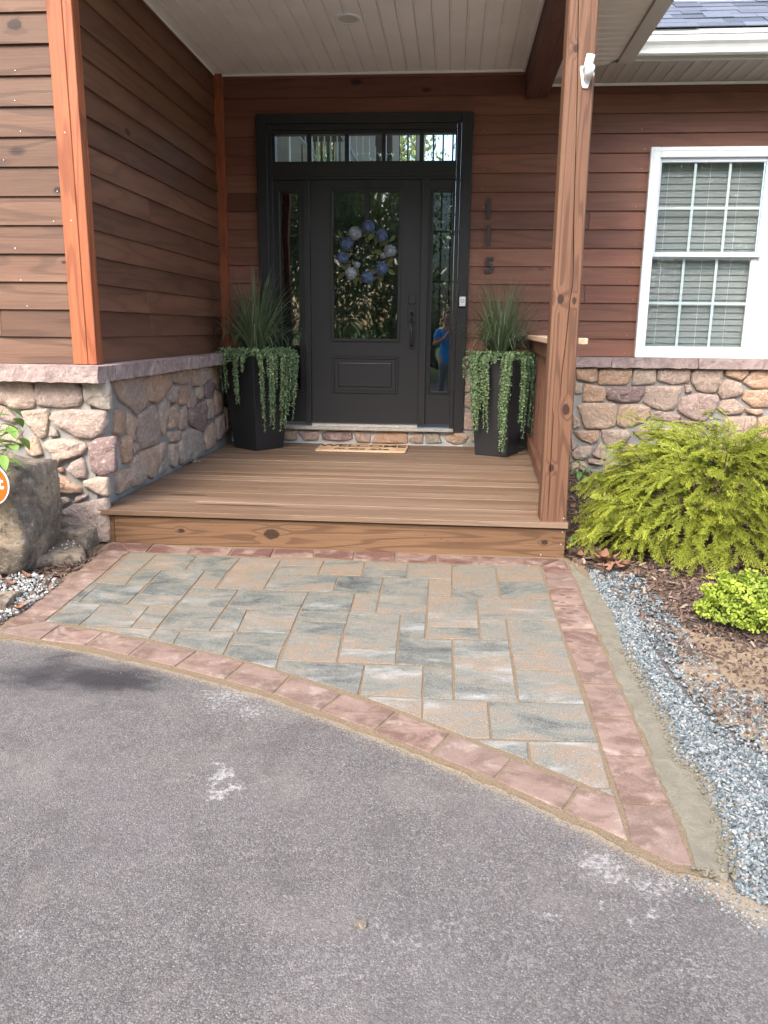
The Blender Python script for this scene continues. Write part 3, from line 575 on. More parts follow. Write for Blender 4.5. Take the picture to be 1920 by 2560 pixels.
for (px, py) in ((289, 1285), (293, 1299), (297, 1306), (288, 1292), (428, 1289), (445, 1300), (976, 1320), (1063, 1338), (1102, 1347), (1120, 1352), (1125, 1360), (1156, 1359), (1160, 1350), (1165, 1318), (1152, 1356)):
    x, _, z = onY(px, py, 4.226); mbn.tube([(x, 4.2276, z), (x, 4.2268, z)], .003, 6)
mbn.build('nail_hole', M['iron'], deck)['kind'] = 'stuff'

# post with its long drying cracks
post = thing('porch_post', 'square orange brown timber post with long cracks at the right front corner of the deck', 'post', (.57, 4.305, .198))
def crack(pts): return sorted([(onY(x, y, 4.235)[2], onY(x, y, 4.235)[0]) for x, y in pts])
ck1 = crack([(1446, 0), (1444, 200), (1438, 420), (1434, 560), (1433, 700), (1424, 760), (1414, 860), (1404, 940), (1400, 1010)]); ck2 = crack([(1396, 1030), (1388, 1130), (1381, 1230), (1378, 1304)])
m = MB(); zs = np.linspace(.198, 3.03, 60); x0, x1, yf, yb = .500, .640, 4.235, 4.375; ch = .007; rings_ = []
for z in zs:
    def at(ck, default):
        if z < ck[0][0] or z > ck[-1][0]+.3: return default, .0
        xs_ = np.interp(z, [c[0] for c in ck], [c[1] for c in ck]); e = min(1, (z-ck[0][0])/.12); return xs_+.0012*nz(z, 0, 40), (.0020+.0014*nz(z, 3, 4))*e
    a2, w2 = at(ck2, .527); a1, w1 = at(ck1, .55)
    if w2 > 0 and z > ck2[-1][0]: w2 = 0; a2 = .527
    a2 = min(a2, a1-.012)
    rings_.append([(x0, yb, z), (x0, yf+ch, z), (x0+ch, yf, z), (a2-max(w2, .0002), yf, z), (a2, yf+.018*(w2 > 0)+.0, z), (a2+max(w2, .0002), yf, z), (a1-max(w1, .0002), yf, z), (a1, yf+.03*(w1 > 0), z), (a1+max(w1, .0002), yf, z), (x1-ch, yf, z), (x1, yf+ch, z), (x1, yb, z)])
n = 12; V = [p for r in rings_ for p in r]; F = [(i*n+k, i*n+(k+1) % n, (i+1)*n+(k+1) % n, (i+1)*n+k) for i in range(len(rings_)-1) for k in range(n)] + [tuple(range(n))]
m.add(V, F); m.build('timber', M['post'], post)
def xyz(px, py, Y): return onY(px, py, Y)
mb = MB(); x, _, z = xyz(1409, 1296, 4.235); mb.tube([(x, 4.2352, z), (x, 4.2325, z)], .004, 8); mb.build('screw_head', M['metal'], post)

# railing
rail = thing('porch_railing', 'brown wooden railing with thin square balusters along the right side of the deck', 'railing', (.6, 5.6, .198))
def rx(y): return .545+(y-4.375)*(.66-.545)/(6.99-4.375)
m = MB(); m.prism([(rx(4.16)-.03, 4.378, 1.142), (rx(4.16)+.115, 4.378, 1.142), (rx(6.99)+.10, 6.99, 1.142), (rx(6.99)-.05, 6.99, 1.142)], (0, 0, .034)); m.build('cap_rail', M['railcap'], rail, .004)
m = MB(); m.prism([(.6435, 4.26, 1.142), (.697, 4.26, 1.142), (.70, 4.376, 1.142), (.6435, 4.376, 1.142)], (0, 0, .034)); m.build('cap_rail', M['railcap'], rail, .004)
for z0, z1, nm in ((1.05, 1.140, 'top_rail'), (.26, .345, 'bottom_rail')):
    m = MB(); m.prism([(rx(4.378)-.005, 4.378, z0), (rx(4.378)+.033, 4.378, z0), (rx(6.98)+.033, 6.98, z0), (rx(6.98)-.005, 6.98, z0)], (0, 0, z1-z0)); m.build(nm, M['rail'], rail, .003)
y = 4.45
while y < 6.95:
    x = rx(y); box('baluster', (x-.006+.038+.004, x+.070, y, y+.034, .23, 1.135), M['rail'], rail, .002); 
    y += .118
for o in list(rail.children):
    pass

# ------------------------------------------------------------------ siding walls
Z0, DZ = 1.003, .1475
def lapx(parent, x0, x1, Y0, z, mat, jit=0):
    if x1-x0 > 1.2 and jit == 0 and random.random() < .32:
        q = random.uniform(x0+.45, x1-.35); lapx(parent, x0, q-.001, Y0, z, mat, 1); return lapx(parent, q+.001, x1, Y0, z, mat, 1)
    m = MB(); j = random.uniform(-.002, .002); m.prism([(x0, Y0-.024+j, z), (x0, Y0-.001, z), (x0, Y0-.001, z+.166), (x0, Y0-.007, z+.166)], (x1-x0, 0, 0)); return m.build('siding_board', mat, parent, .0015)
def lapy(parent, y0, y1, X0, z, mat, jit=0):
    if jit == 0 and random.random() < .3:
        q = random.uniform(y0+.6, y1-.5); lapy(parent, y0, q-.001, X0, z, mat, 1); return lapy(parent, q+.001, y1, X0, z, mat, 1)
    j = random.uniform(-.002, .002); m = MB(); m.prism([(X0+.024+j, y0, z), (X0+.001, y0, z), (X0+.001, y0, z+.166), (X0+.007, y0, z+.166)], (0, y1-y0, 0)); return m.build('siding_board', mat, parent, .0015)
ew = thing('entry_wall', 'red brown horizontal wood siding wall around the black front door and white window', 'wall', (0, 7.1, .2))
for k in range(16):
    z = Z0+k*DZ
    top = 3.245
    if k < 13: lapx(ew, -1.972, -1.694, 7.05, z, M['siding_red'])
    if k >= 13: lapx(ew, -1.972, 4.3, 7.05, z, M['siding_red'])
    elif k <= 10: lapx(ew, .110, 1.548, 7.05, z, M['siding_red']); lapx(ew, 3.62, 4.3, 7.05, z, M['siding_red'])
    else: lapx(ew, .110, 4.3, 7.05, z, M['siding_red'])
m = MB()
for b in ((-2.2, -1.66, 7.052, 7.2, -.1, 3.5), (-1.66, .08, 7.052, 7.2, -.1, .33), (-1.66, .08, 7.052, 7.2, 2.90, 3.5), (.08, 1.56, 7.052, 7.2, -.1, 3.5), (1.56, 3.6, 7.052, 7.2, -.1, 1.02), (1.56, 3.6, 7.052, 7.2, 2.64, 3.5), (3.6, 4.3, 7.052, 7.2, -.1, 3.5)): m.box(*b)
m.build('wall_core', M['int'], ew)
box('corner_trim', (-2.052, -1.966, 6.985, 7.046, 1.0, 3.247), M['cedar_trim'], ew, .003)
mb = MB()
for k in range(15):
    for xx in (.20+.01*(k % 3), 1.46+.012*(k % 4)):
        if k < 13: mb.tube([(xx, 7.028, Z0+k*DZ+.028), (xx, 7.0235, Z0+k*DZ+.028)], .0028, 6)
mb.build('nail_head', M['metal'], ew)['kind'] = 'stuff'
sw = thing('side_siding_wall', 'dark brown horizontal wood siding wall on the left side of the porch', 'wall', (-2.1, 5.7, 1.0))
fw = thing('front_siding_wall', 'brown horizontal wood siding wall at the left edge with an orange cedar corner', 'wall', (-2.6, 4.36, 1.0))
for k in range(16):
    z = Z0+k*DZ; lapy(sw, 4.388, 6.984, -2.052, z, M['siding_side']); lapx(fw, -3.6, -2.108, 4.345, z, M['siding_brown'])
box('wall_core', (-3.6, -2.053, 4.346, 7.2, .0, 3.45), M['int'], fw, 0)
box('corner_board', (-2.106, -2.0235, 4.300, 4.344, 1.003, 3.4), M['cedar_trim'], fw, .003)
box('corner_board', (-2.0215, -1.972, 4.302, 4.386, 1.003, 3.4), M['cedar_trim'], fw, .003)
mb = MB()
for k, xs_ in enumerate((52, 38, 68, 38, 37, 51, 9, 143, 134, 38)):
    x, _, z = onY(xs_, (700, 620, 765, 176, 251, 328, 400, 478, 553, 621)[k], 4.322); mb.tube([(x, 4.326, z), (x, 4.3205, z)], .0026, 6)
for px, py in ((162, 331), (178, 551)): x, _, z = onY(px, py, 4.30); mb.tube([(x, 4.301, z), (x, 4.2985, z)], .003, 6)
mb.build('nail_head', M['vinyl'], fw)['kind'] = 'stuff'

# ------------------------------------------------------------------ stone veneer
def stone(parent, P3, nrm, H, mat, name='stone'):
    P = [Vector(p) for p in P3]; nrm = Vector(nrm); n0 = len(P); c = sum(P, Vector())/n0; Q = []
    # Chaikin rounding then jitter
    for _ in range(1):
        T = []
        for i in range(len(P)): a, b = P[i], P[(i+1) % len(P)]; T += [a*.92+b*.08, a*.08+b*.92]
        P = T
    for i in range(len(P)):
        a, b = P[i], P[(i+1) % len(P)]; k = 2 if (b-a).length > .05 else 1
        for j in range(k): Q.append(a+(b-a)*j/k)
    t1 = (Q[1]-Q[0]).normalized(); t2 = nrm.cross(t1); n = len(Q); V = []; F = []; r = random.random()*50
    size = max((q-c).length for q in Q)
    for (f, h) in ((1.075, -.012), (1.06, .50), (.98, .88), (.72, .96), (.36, 1.0)):
        for q in Q:
            p = c+(q-c)*f; nn = mnoise.noise(p*19+Vector((r, 0, 0))); n2 = mnoise.noise(p*45+Vector((0, r, 0)))
            hh = H*h*(1+.55*nn*(h > .5)+.25*n2*(h > .3)) if h > 0 else h
            p = p+(t1*n2+t2*nn)*.005*(f > .8)+nrm*hh; V.append(p)
    V.append(c+nrm*H*(1.05+.3*mnoise.noise(c*19))); m = len(V)-1
    for k in range(4):
        for i in range(n): F.append((k*n+i, k*n+(i+1) % n, (k+1)*n+(i+1) % n, (k+1)*n+i))
    for i in range(n): F.append((4*n+i, 4*n+(i+1) % n, m))
    mb = MB(); mb.add(V, F); o = mb.build(name, mat, parent, 0, True)
    return o
def rough_box(b, amp, cell, name, mat, parent, fr=14, seed=0):
    x0, x1, y0, y1, z0, z1 = b; nx, ny, nz_ = [max(1, int((q-p)/cell)) for p, q in ((x0, x1), (y0, y1), (z0, z1))]
    bm = bmesh.new(); idx = {}
    def vtx(i, j, k):
        if (i, j, k) not in idx:
            p = Vector((x0+(x1-x0)*i/nx, y0+(y1-y0)*j/ny, z0+(z1-z0)*k/nz_)); q = p*fr+Vector((seed, 0, seed))
            d = mnoise.noise_vector(q)*amp+mnoise.noise_vector(q*2.7)*amp*.5
            if k == nz_: d.z *= .15
            idx[(i, j, k)] = bm.verts.new(p+d)
        return idx[(i, j, k)]
    for i in range(nx):
        for j in range(ny):
            for k in (0, nz_): bm.faces.new([vtx(i, j, k), vtx(i+1, j, k), vtx(i+1, j+1, k), vtx(i, j+1, k)])
    for i in range(nx):
        for k in range(nz_):
            for j in (0, ny): bm.faces.new([vtx(i, j, k), vtx(i+1, j, k), vtx(i+1, j, k+1), vtx(i, j, k+1)])
    for j in range(ny):
        for k in range(nz_):
            for i in (0, nx): bm.faces.new([vtx(i, j, k), vtx(i, j+1, k), vtx(i, j+1, k+1), vtx(i, j, k+1)])
    me = bpy.data.meshes.new(name); bm.to_mesh(me); bm.free()
    return finish(name, me, mat, parent, 0, False)
CR = {'L': (0, 560, 2.592), 'M': (0, 1000, 3.6875), 'R': (1380, 860, 3.072), 'N': (620, 640, 2.127)}
FS = '''L -60,1000 0,1008 200,1005 235,1090 240,1150 215,1185 110,1200 40,1165 -60,1140|L 245,1035 300,1015 480,1025 530,1060 540,1130 515,1175 430,1185 260,1175 240,1110|L 545,1022 690,1005 712,1060 722,1195 670,1195 560,1150 550,1080|L 150,1215 320,1200 322,1250 305,1370 270,1390 225,1350 165,1265|L 340,1255 365,1215 460,1205 680,1208 690,1290 665,1350 600,1385 510,1380 420,1330 370,1300|L 335,1305 370,1330 390,1370 330,1380|L 285,1425 330,1400 420,1390 540,1410 565,1450 540,1490 410,1530 370,1580 355,1560 350,1490|L 175,1440 225,1370 255,1410 285,1490 230,1505 175,1480|L 445,1590 470,1545 545,1510 570,1600 560,1640 510,1645|L 585,1420 640,1390 738,1382 745,1450 755,1600 660,1625 600,1590 585,1500|M 470,705 600,700 660,760 750,800 755,850 640,855 500,830|M 780,745 900,710 1000,715 1010,870 990,885 900,850 790,790|M 535,900 620,890 660,930 600,965 540,975|M 690,920 720,880 810,870 820,885 720,940|M 560,1030 700,960 900,920 985,905 1000,1000 1012,1290 860,1295 720,1250 620,1180 550,1090|M 555,620 590,615 600,655 550,660|L 0,1165 60,1195 130,1270 100,1290 0,1250 -40,1200|L 0,1300 120,1310 160,1420 60,1440 0,1400|M 520,1180 600,1210 700,1270 740,1320 560,1330 500,1260'''
SS = '''L 725,1012 830,985 920,980 930,1050 935,1170 870,1235 840,1190 770,1150 735,1060|L 930,990 1000,960 1085,965 1090,1040 1060,1095 1000,1160 945,1140 928,1060|L 1095,970 1145,950 1145,1030 1100,1020|L 1150,950 1220,940 1225,985 1205,1030 1150,1035|L 1228,940 1272,935 1275,1050 1240,1050|L 1280,930 1335,925 1340,1000 1290,1045|L 1345,925 1400,922 1410,1000 1400,1070 1345,990|L 1085,1045 1135,1045 1140,1120 1110,1160 1070,1150 1065,1100|L 1145,1050 1225,1050 1215,1120 1180,1175 1150,1160 1135,1100|L 1200,1140 1235,1080 1258,1150 1225,1200 1200,1190|L 1260,1060 1295,1040 1300,1120 1280,1140 1260,1120|L 1305,1060 1355,995 1378,1040 1370,1100 1330,1130 1305,1100|L 735,1210 760,1195 790,1230 795,1330 750,1368 722,1350|L 800,1215 860,1250 878,1290 850,1370 870,1400 820,1400 805,1300|L 885,1230 980,1175 1005,1190 1020,1330 1020,1420 900,1455 885,1350|L 1012,1200 1050,1120 1068,1160 1068,1280 1040,1370 1022,1300|L 1078,1200 1130,1160 1140,1240 1135,1310 1080,1330 1072,1270|L 1150,1230 1180,1180 1200,1210 1190,1320 1150,1330|L 1210,1200 1310,1140 1325,1190 1325,1290 1295,1350 1220,1300 1205,1250|L 1330,1140 1365,1135 1380,1190 1370,1260 1335,1262|L 1385,1080 1430,1100 1438,1200 1385,1240|L 765,1385 810,1370 830,1420 830,1530 790,1550 770,1450|L 835,1430 880,1420 882,1470 840,1490|L 893,1480 980,1445 1062,1412 1050,1500 985,1645 950,1630 910,1560|L 1085,1345 1155,1340 1155,1405 1090,1410|L 1160,1370 1210,1325 1290,1350 1305,1430 1310,1480 1240,1530 1165,1555 1148,1480|L 1322,1340 1360,1290 1390,1310 1385,1440 1320,1465|L 1092,1430 1130,1420 1140,1500 1120,1580 1094,1560|M 1048,672 1182,615 1186,798 1062,868|M 1195,545 1250,508 1320,620 1345,700 1290,770 1195,793|L 1395,1260 1440,1230 1445,1350 1395,1400|L 1450,1190 1475,1200 1480,1320 1450,1345|L 1020,1570 1060,1510 1082,1520 1072,1590 1010,1625|L 885,1500 900,1560 945,1640 900,1620 880,1550'''
RS = '''R 180,190 340,185 345,280 290,292 190,270|R 370,188 600,185 608,240 570,310 355,308|R 630,190 790,190 785,300 612,315|R 815,195 1058,190 1045,290 920,310 812,280|R 1070,230 1110,195 1260,190 1305,210 1290,310 1250,365 1180,375 1110,350 1070,290|R 1330,190 1500,190 1500,230 1440,280 1330,240|R 1465,290 1540,205 1659,195 1760,200 1760,345 1540,340|R 175,300 230,300 225,375 175,378|R 255,310 390,335 412,385 395,435 250,445 235,430|R 430,330 700,328 700,370 660,440 520,445 425,420 420,360|R 720,330 1000,325 960,420 930,500 850,508 760,485 700,440|R 1020,315 1060,315 1075,360 1020,375|R 1280,320 1340,270 1440,300 1460,365 1420,400 1300,418 1270,380|R 965,500 1000,410 1120,380 1260,395 1270,440 1230,520 1160,590 1080,575 990,530|R 1480,360 1659,350 1740,360 1700,480 1540,485 1460,420|R 200,475 260,455 485,460 480,620 400,650 250,645 225,560|R 530,470 640,462 745,490 740,550 690,600 560,640 500,620 500,560|R 1270,500 1310,430 1400,420 1470,490 1450,530 1340,545|R 1480,500 1600,500 1615,530 1560,545 1490,525|R 160,540 200,580 215,630 160,650|R 165,670 358,665 350,740 300,762 215,730|R 380,655 560,660 600,700 540,780 430,795 385,710|R 1330,560 1560,555 1560,720 1500,750 1340,740 1320,640|R 1580,570 1659,555 1740,560 1720,740 1580,720|R 760,530 820,515 980,550 950,600 760,570|R 985,560 1140,610 1100,640 980,600|R 1150,600 1290,620 1300,670 1200,660|R 150,830 200,785 300,785 290,850 230,885 160,875|R 150,720 190,780 150,815|R 310,850 365,745 410,800 408,885 350,870|R 490,850 600,760 660,830 560,900|R 275,880 400,895 380,925 280,915|R 150,910 240,900 270,940 200,1040 140,990|R 620,670 740,620 800,700 700,750|R 820,640 1150,690 1120,790 850,760|R 680,790 840,770 900,900 760,900|R 930,800 1200,800 1200,940 950,950|R 1230,770 1500,770 1480,930 1250,930|R 1530,760 1720,750 1700,930 1520,940|R 430,900 560,930 520,1050 380,1020|R 620,940 900,940 850,1080 640,1080'''
ES = '''N 150,935 182,928 182,980 150,978|N 190,930 250,925 262,975 235,982 195,978|N 265,930 378,930 372,978 300,980|N 395,945 430,930 550,935 552,970 500,984 400,975|N 562,934 652,936 650,990 580,990|N 662,985 690,938 845,938 848,990 800,995 670,992|N 852,978 885,940 930,940 930,995 870,993|N 945,940 1010,940 1030,993 945,993|N 1045,965 1080,942 1150,942 1168,960 1150,990 1100,1000 1060,985|N 1175,952 1250,950 1250,990 1190,985|N 1150,650 1215,640 1215,725 1150,720|N 1150,745 1175,740 1215,745 1215,810 1180,812 1148,790|N 1145,835 1215,835 1225,925 1148,922|N 1230,650 1330,650 1330,740 1235,735|N 1230,760 1330,760 1330,860 1235,850|N 1240,870 1380,870 1380,940 1240,935|N 1350,650 1440,660 1430,750 1350,760|N 1350,780 1450,780 1450,860 1350,850'''
def mort(parent, b, mat): return box('mortar', b, mat, parent, 0)
def wallthing(name, label, loc): return thing(name, label, 'stone wall', loc)
s1 = wallthing('front_stone_wall', 'low fieldstone wall at the far left behind the big boulder', (-2.6, 4.25, 0))
mort(s1, (-3.6, -2.001, 4.246, 4.345, -.1, .915), M['mortar'])
for P in parse(FS, CR): stone(s1, [onY(x, y, 4.246) for x, y in P], (0, -1, 0), random.uniform(.026, .04), M['stone'])
s2 = wallthing('side_stone_wall', 'low fieldstone wall with a rock cap along the left side of the deck', (-2.0, 5.6, 0))
mort(s2, (-2.06, -2.0, 4.248, 7.05, -.1, .915), M['mortar'])
for P in parse(SS, CR): stone(s2, [onX(x, y, -2.0) for x, y in P], (1, 0, 0), random.uniform(.024, .038), M['stone'])
s3 = wallthing('window_stone_wall', 'low fieldstone wall under the white window behind the golden shrub', (2.2, 7.0, 0))
mort(s3, (.70, 4.3, 6.972, 7.051, -.1, .915), M['mortar'])
for P in parse(RS, CR): stone(s3, [onY(x, y, 6.972) for x, y in P], (0, -1, 0), random.uniform(.028, .042), M['stone'])
s4 = wallthing('threshold_stone_wall', 'narrow fieldstone band in pale mortar below and right of the black front door', (-.8, 7.03, .2))
mort(s4, (-1.97, .11, 7.022, 7.0515, .15, .3295), M['mortar_light']); mort(s4, (.112, .695, 7.022, 7.0515, .15, .915), M['mortar'])
for P in parse(ES, CR): stone(s4, [onY(x, y, 7.022) for x, y in P], (0, -1, 0), .018, M['stone'])
for k in range(3): stone(s4, [(-1.95+dx, 7.022, .36+k*.19+dz) for dx, dz in ((0, 0), (.22, .01), (.23, .15), (.02, .16))], (0, -1, 0), .02, M['stone'])
# caps
rough_box((-3.6, -2.62, 4.135, 4.36, .915, 1.001), .007, .022, 'capstone', M['cap'], s1, seed=1)
rough_box((-2.61, -1.893, 4.135, 4.36, .915, 1.001), .007, .022, 'capstone', M['cap'], s1, seed=2)
for i, (a, b) in enumerate(((4.365, 5.12), (5.13, 5.88), (5.89, 6.60), (6.61, 7.045))): rough_box((-2.06, -1.893, a, b, .915, 1.001), .006, .022, 'capstone', M['cap'], s2, seed=4+i)
xs_ = [.70, 1.335, 1.34, 2.045, 2.05, 2.80, 2.805, 3.5, 3.505, 4.3]
for i in range(0, 10, 2): rough_box((xs_[i], xs_[i+1], 6.895, 7.045, .915, .998), .006, .022, 'capstone', M['cap'], s3, seed=9+i)
rough_box((.112, .695, 6.93, 7.045, .915, .998), .006, .03, 'capstone', M['cap'], s4, seed=30)

# ------------------------------------------------------------------ front door assembly
fd = thing('front_door', 'black front door with sidelights and a five pane transom', 'front door', (-.79, 7.03, .33))
D_ = M['door']
def mold(parent, x0, x1, z0, z1, Y, wd, dep, mat, name='moulding', bev=.004):
    m = MB()
    m.box(x0-wd, x0, Y-dep, Y, z0-wd, z1+wd); m.box(x1, x1+wd, Y-dep, Y, z0-wd, z1+wd)
    m.box(x0, x1, Y-dep+.0005, Y, z0-wd, z0); m.box(x0, x1, Y-dep+.0005, Y, z1, z1+wd)
    return m.build(name, mat, parent, bev)
# casing
m = MB(); m.box(-1.690, -1.600, 6.985, 7.05, .335, 2.940); m.box(.018, .107, 6.985, 7.05, .335, 2.940); m.box(-1.5995, .0175, 6.986, 7.05, 2.862, 2.939); m.build('casing', D_, fd, .004)
m = MB(); m.box(-1.5995, -1.562, 7.000, 7.06, .335, 2.8615); m.box(-.018, .0175, 7.000, 7.06, .335, 2.8615); m.box(-1.5615, -.0185, 7.001, 7.06, 2.815, 2.8615); m.build('casing_step', D_, fd, .003)
m = MB(); m.box(-1.5615, -.0185, 7.012, 7.09, 2.785, 2.8145); m.box(-1.5615, -.0185, 7.006, 7.09, 2.43, 2.573)
tx = [(-1.536, -1.265), (-1.227, -.948), (-.911, -.637), (-.604, -.325), (-.289, -.030)]
m.box(-1.5615, -1.536, 7.012, 7.09, 2.5735, 2.7845); m.box(-.030, -.0185, 7.012, 7.09, 2.5735, 2.7845)
for i in range(4): m.box(tx[i][1], tx[i+1][0], 7.014, 7.085, 2.5735, 2.7845)
m.box(-1.5615, -.0185, 6.998, 7.006, 2.452, 2.475); m.build('transom_frame', D_, fd, .002)
for a, b in tx: box('transom_pane', (a-.004, b+.004, 7.045, 7.05, 2.569, 2.789), M['glass'], fd, 0)
m = MB(); m.box(-1.300, -1.247, 6.997, 7.07, .385, 2.4295); m.box(-.298, -.236, 6.997, 7.07, .385, 2.4295); m.build('door_post', D_, fd, .003)
def panelled(name, x0, x1, gx0, gx1, gz0, gz1, Y):
    m = MB(); m.box(x0, gx0, Y, Y+.045, .392, 2.428); m.box(gx1, x1, Y, Y+.045, .392, 2.428); m.box(gx0, gx1, Y, Y+.045, gz1, 2.428); m.box(gx0, gx1, Y, Y+.045, .392, gz0)
    return m.build(name, D_, fd, 0)
for nm, x0, x1, a, b in (('sidelight', -1.561, -1.301, -1.507, -1.347), ('sidelight', -.2355, -.019, -.196, -.040)):
    s = panelled(nm, x0, x1, a, b, .680, 2.332, 7.022)
    s2_ = mold(s, a, b, .680, 2.332, 7.022, .020, .014, D_); s2_.location = (0, 0, 0)
    g = box('pane', (a-.003, b+.003, 7.036, 7.042, .677, 2.335), M['doorglass'], s, 0)
slab_ = panelled('door_slab', -1.246, -.299, -1.045, -.492, 1.130, 2.332, 7.020)
mold(slab_, -1.045, -.492, 1.130, 2.332, 7.020, .026, .016, D_)
box('pane', (-1.048, -.489, 7.036, 7.042, 1.127, 2.335), M['doorglass'], slab_, 0)
mold(slab_, -1.040, -.500, .678, .955, 7.020, .024, .012, D_)
box('raised_panel', (-1.005, -.535, 7.008, 7.020, .712, .921), D_, slab_, .008, seg=2)
box('strike_plate', (-.398, -.333, 7.005, 7.0198, 1.425, 1.505), M['iron'], slab_, .003)
box('handle_plate', (-.398, -.330, 7.006, 7.0198, 1.272, 1.388), M['iron'], slab_, .003)
m = MB(); m.tube([(-.364, 6.995, 1.30), (-.364, 6.955, 1.292), (-.364, 6.952, 1.20), (-.364, 6.955, 1.085), (-.364, 6.998, 1.075)], .011, 8); m.box(-.385, -.343, 6.998, 7.0197, 1.052, 1.10); m.build('pull_handle', M['iron'], slab_, 0)
m = MB(); m.tube([(-.364, 7.004, 1.348), (-.364, 6.975, 1.345), (-.364, 6.965, 1.335)], .013, 8); m.build('thumb_latch', M['iron'], slab_)
m = MB(); m.box(-1.60, .02, 6.965, 7.06, .3305, .358); m.box(-1.246, -.299, 6.985, 7.06, .3585, .384); m.box(-1.6, .02, 6.958, 6.965, .3305, .345); m.build('threshold', M['metal'], fd, .004)
# hanger strap belongs to the wreath
wr = thing('hydrangea_wreath', 'round wreath of blue and white hydrangeas hanging on the front door glass', 'wreath', (-.76, 6.97, 1.81))
m = MB(); m.box(-.776, -.741, 7.000, 7.0035, 2.02, 2.425); m.build('hanger', M['iron'], wr)
cx, _, cz = -.755, 0, 1.815
m = MB(); nn = 40
for q in range(5):
    pts = [(cx+(.185+.02*math.sin(a*5+q*2))*math.cos(a), 6.985+.012*math.cos(a*7+q), cz+(.185+.02*math.sin(a*5+q*2))*math.sin(a)) for a in [2*PI*i/nn for i in range(nn+1)]]; m.tube(pts, .005, 5, False)
m.build('twig_ring', M['stem'], wr)
W = [(765, 925, 'w', 1.15), (860, 880, 'b', 1.1), (955, 940, 'b', 1.05), (1015, 1052, 'w', 1.05), (957, 1178, 'b', 1.15), (855, 1240, 'b', 1.1), (735, 1212, 'w', 1.05), (672, 1100, 'b', 1.05), (703, 1000, 'b', 1.15), (965, 1085, 'w', .5), (778, 1150, 'w', .5)]
def flower(px, py, kind, sc_):
    c = Vector(onY(620+px/2.86, 260+py/2.86, 6.965)); V = []; F = []; T = []; R_ = .042*sc_
    nfl = int(80*sc_*sc_)
    for i in range(nfl):
        a = i*2.39996; u = 1-(i+.5)/nfl*1.25; rr = math.sqrt(max(0, 1-u*u)); d = Vector((rr*math.cos(a), -max(.05, u), rr*math.sin(a))).normalized()
        p = c+Vector((d.x*R_*1.08, d.y*R_*.85, d.z*R_*1.08))*random.uniform(.78, 1.14); t = d.cross(Vector((.3, .2, 1))).normalized(); b = d.cross(t); ph = random.random()*6
        sh = min(1, max(0, random.gauss(.5, .25)))
        for k in range(4):
            an = ph+k*PI/2; e = (t*math.cos(an)+b*math.sin(an)); f = d.cross(e); L = random.uniform(.011, .016)
            n0 = len(V); V += [p, p+e*L*.55+f*L*.42+d*.002, p+e*L*1.05+d*.0035, p+e*L*.55-f*L*.42+d*.002]; F.append((n0, n0+1, n0+2, n0+3)); T += [sh*.5, sh, sh, sh]
    fast('hydrangea', np.array([tuple(v) for v in V]), np.array(F), M['blue' if kind == 'b' else 'white'], wr, attr=T)['label'] = 'blue hydrangea head' if kind == 'b' else 'pale white hydrangea head'
for q in W: flower(*q)
def leafquad(V, F, T, p, d, up, L, Wd, fold=.15, tint=.5, curl=.2):
    d = d.normalized(); s_ = d.cross(up); s_ = s_.normalized() if s_.length > 1e-4 else Vector((1, 0, 0)); u = s_.cross(d)
    n0 = len(V); prof = ((0, .02), (.25, .75), (.55, 1.), (.82, .6), (1., .02))
    for (t, w_) in prof:
        cpt = p+d*L*t-u*curl*L*t*t
        V += [cpt-s_*Wd*.5*w_+u*fold*Wd*w_, cpt, cpt+s_*Wd*.5*w_+u*fold*Wd*w_]; T += [tint*1.05, tint*.75, tint*1.05]
    for i in range(4):
        a = n0+i*3; F += [(a, a+1, a+4, a+3), (a+1, a+2, a+5, a+4)]
V, F, T = [], [], []
for i in range(46):
    a = i*2*PI/46+random.uniform(-.1, .1); r_ = random.uniform(.13, .24); p = Vector((cx+r_*math.cos(a), 6.975+random.uniform(-.01, .01), cz+r_*math.sin(a)))
    an = a+random.uniform(-1.1, 1.1)+(PI if random.random() < .3 else 0); leafquad(V, F, T, p, Vector((math.cos(an), random.uniform(-.5, 0), math.sin(an))), Vector((0, -1, 0)), random.uniform(.05, .085), random.uniform(.035, .05), .15, random.uniform(.2, 1))
fast('leaves', np.array([tuple(v) for v in V]), np.array(F), M['wleaf'], wr, attr=T)['kind'] = 'stuff'

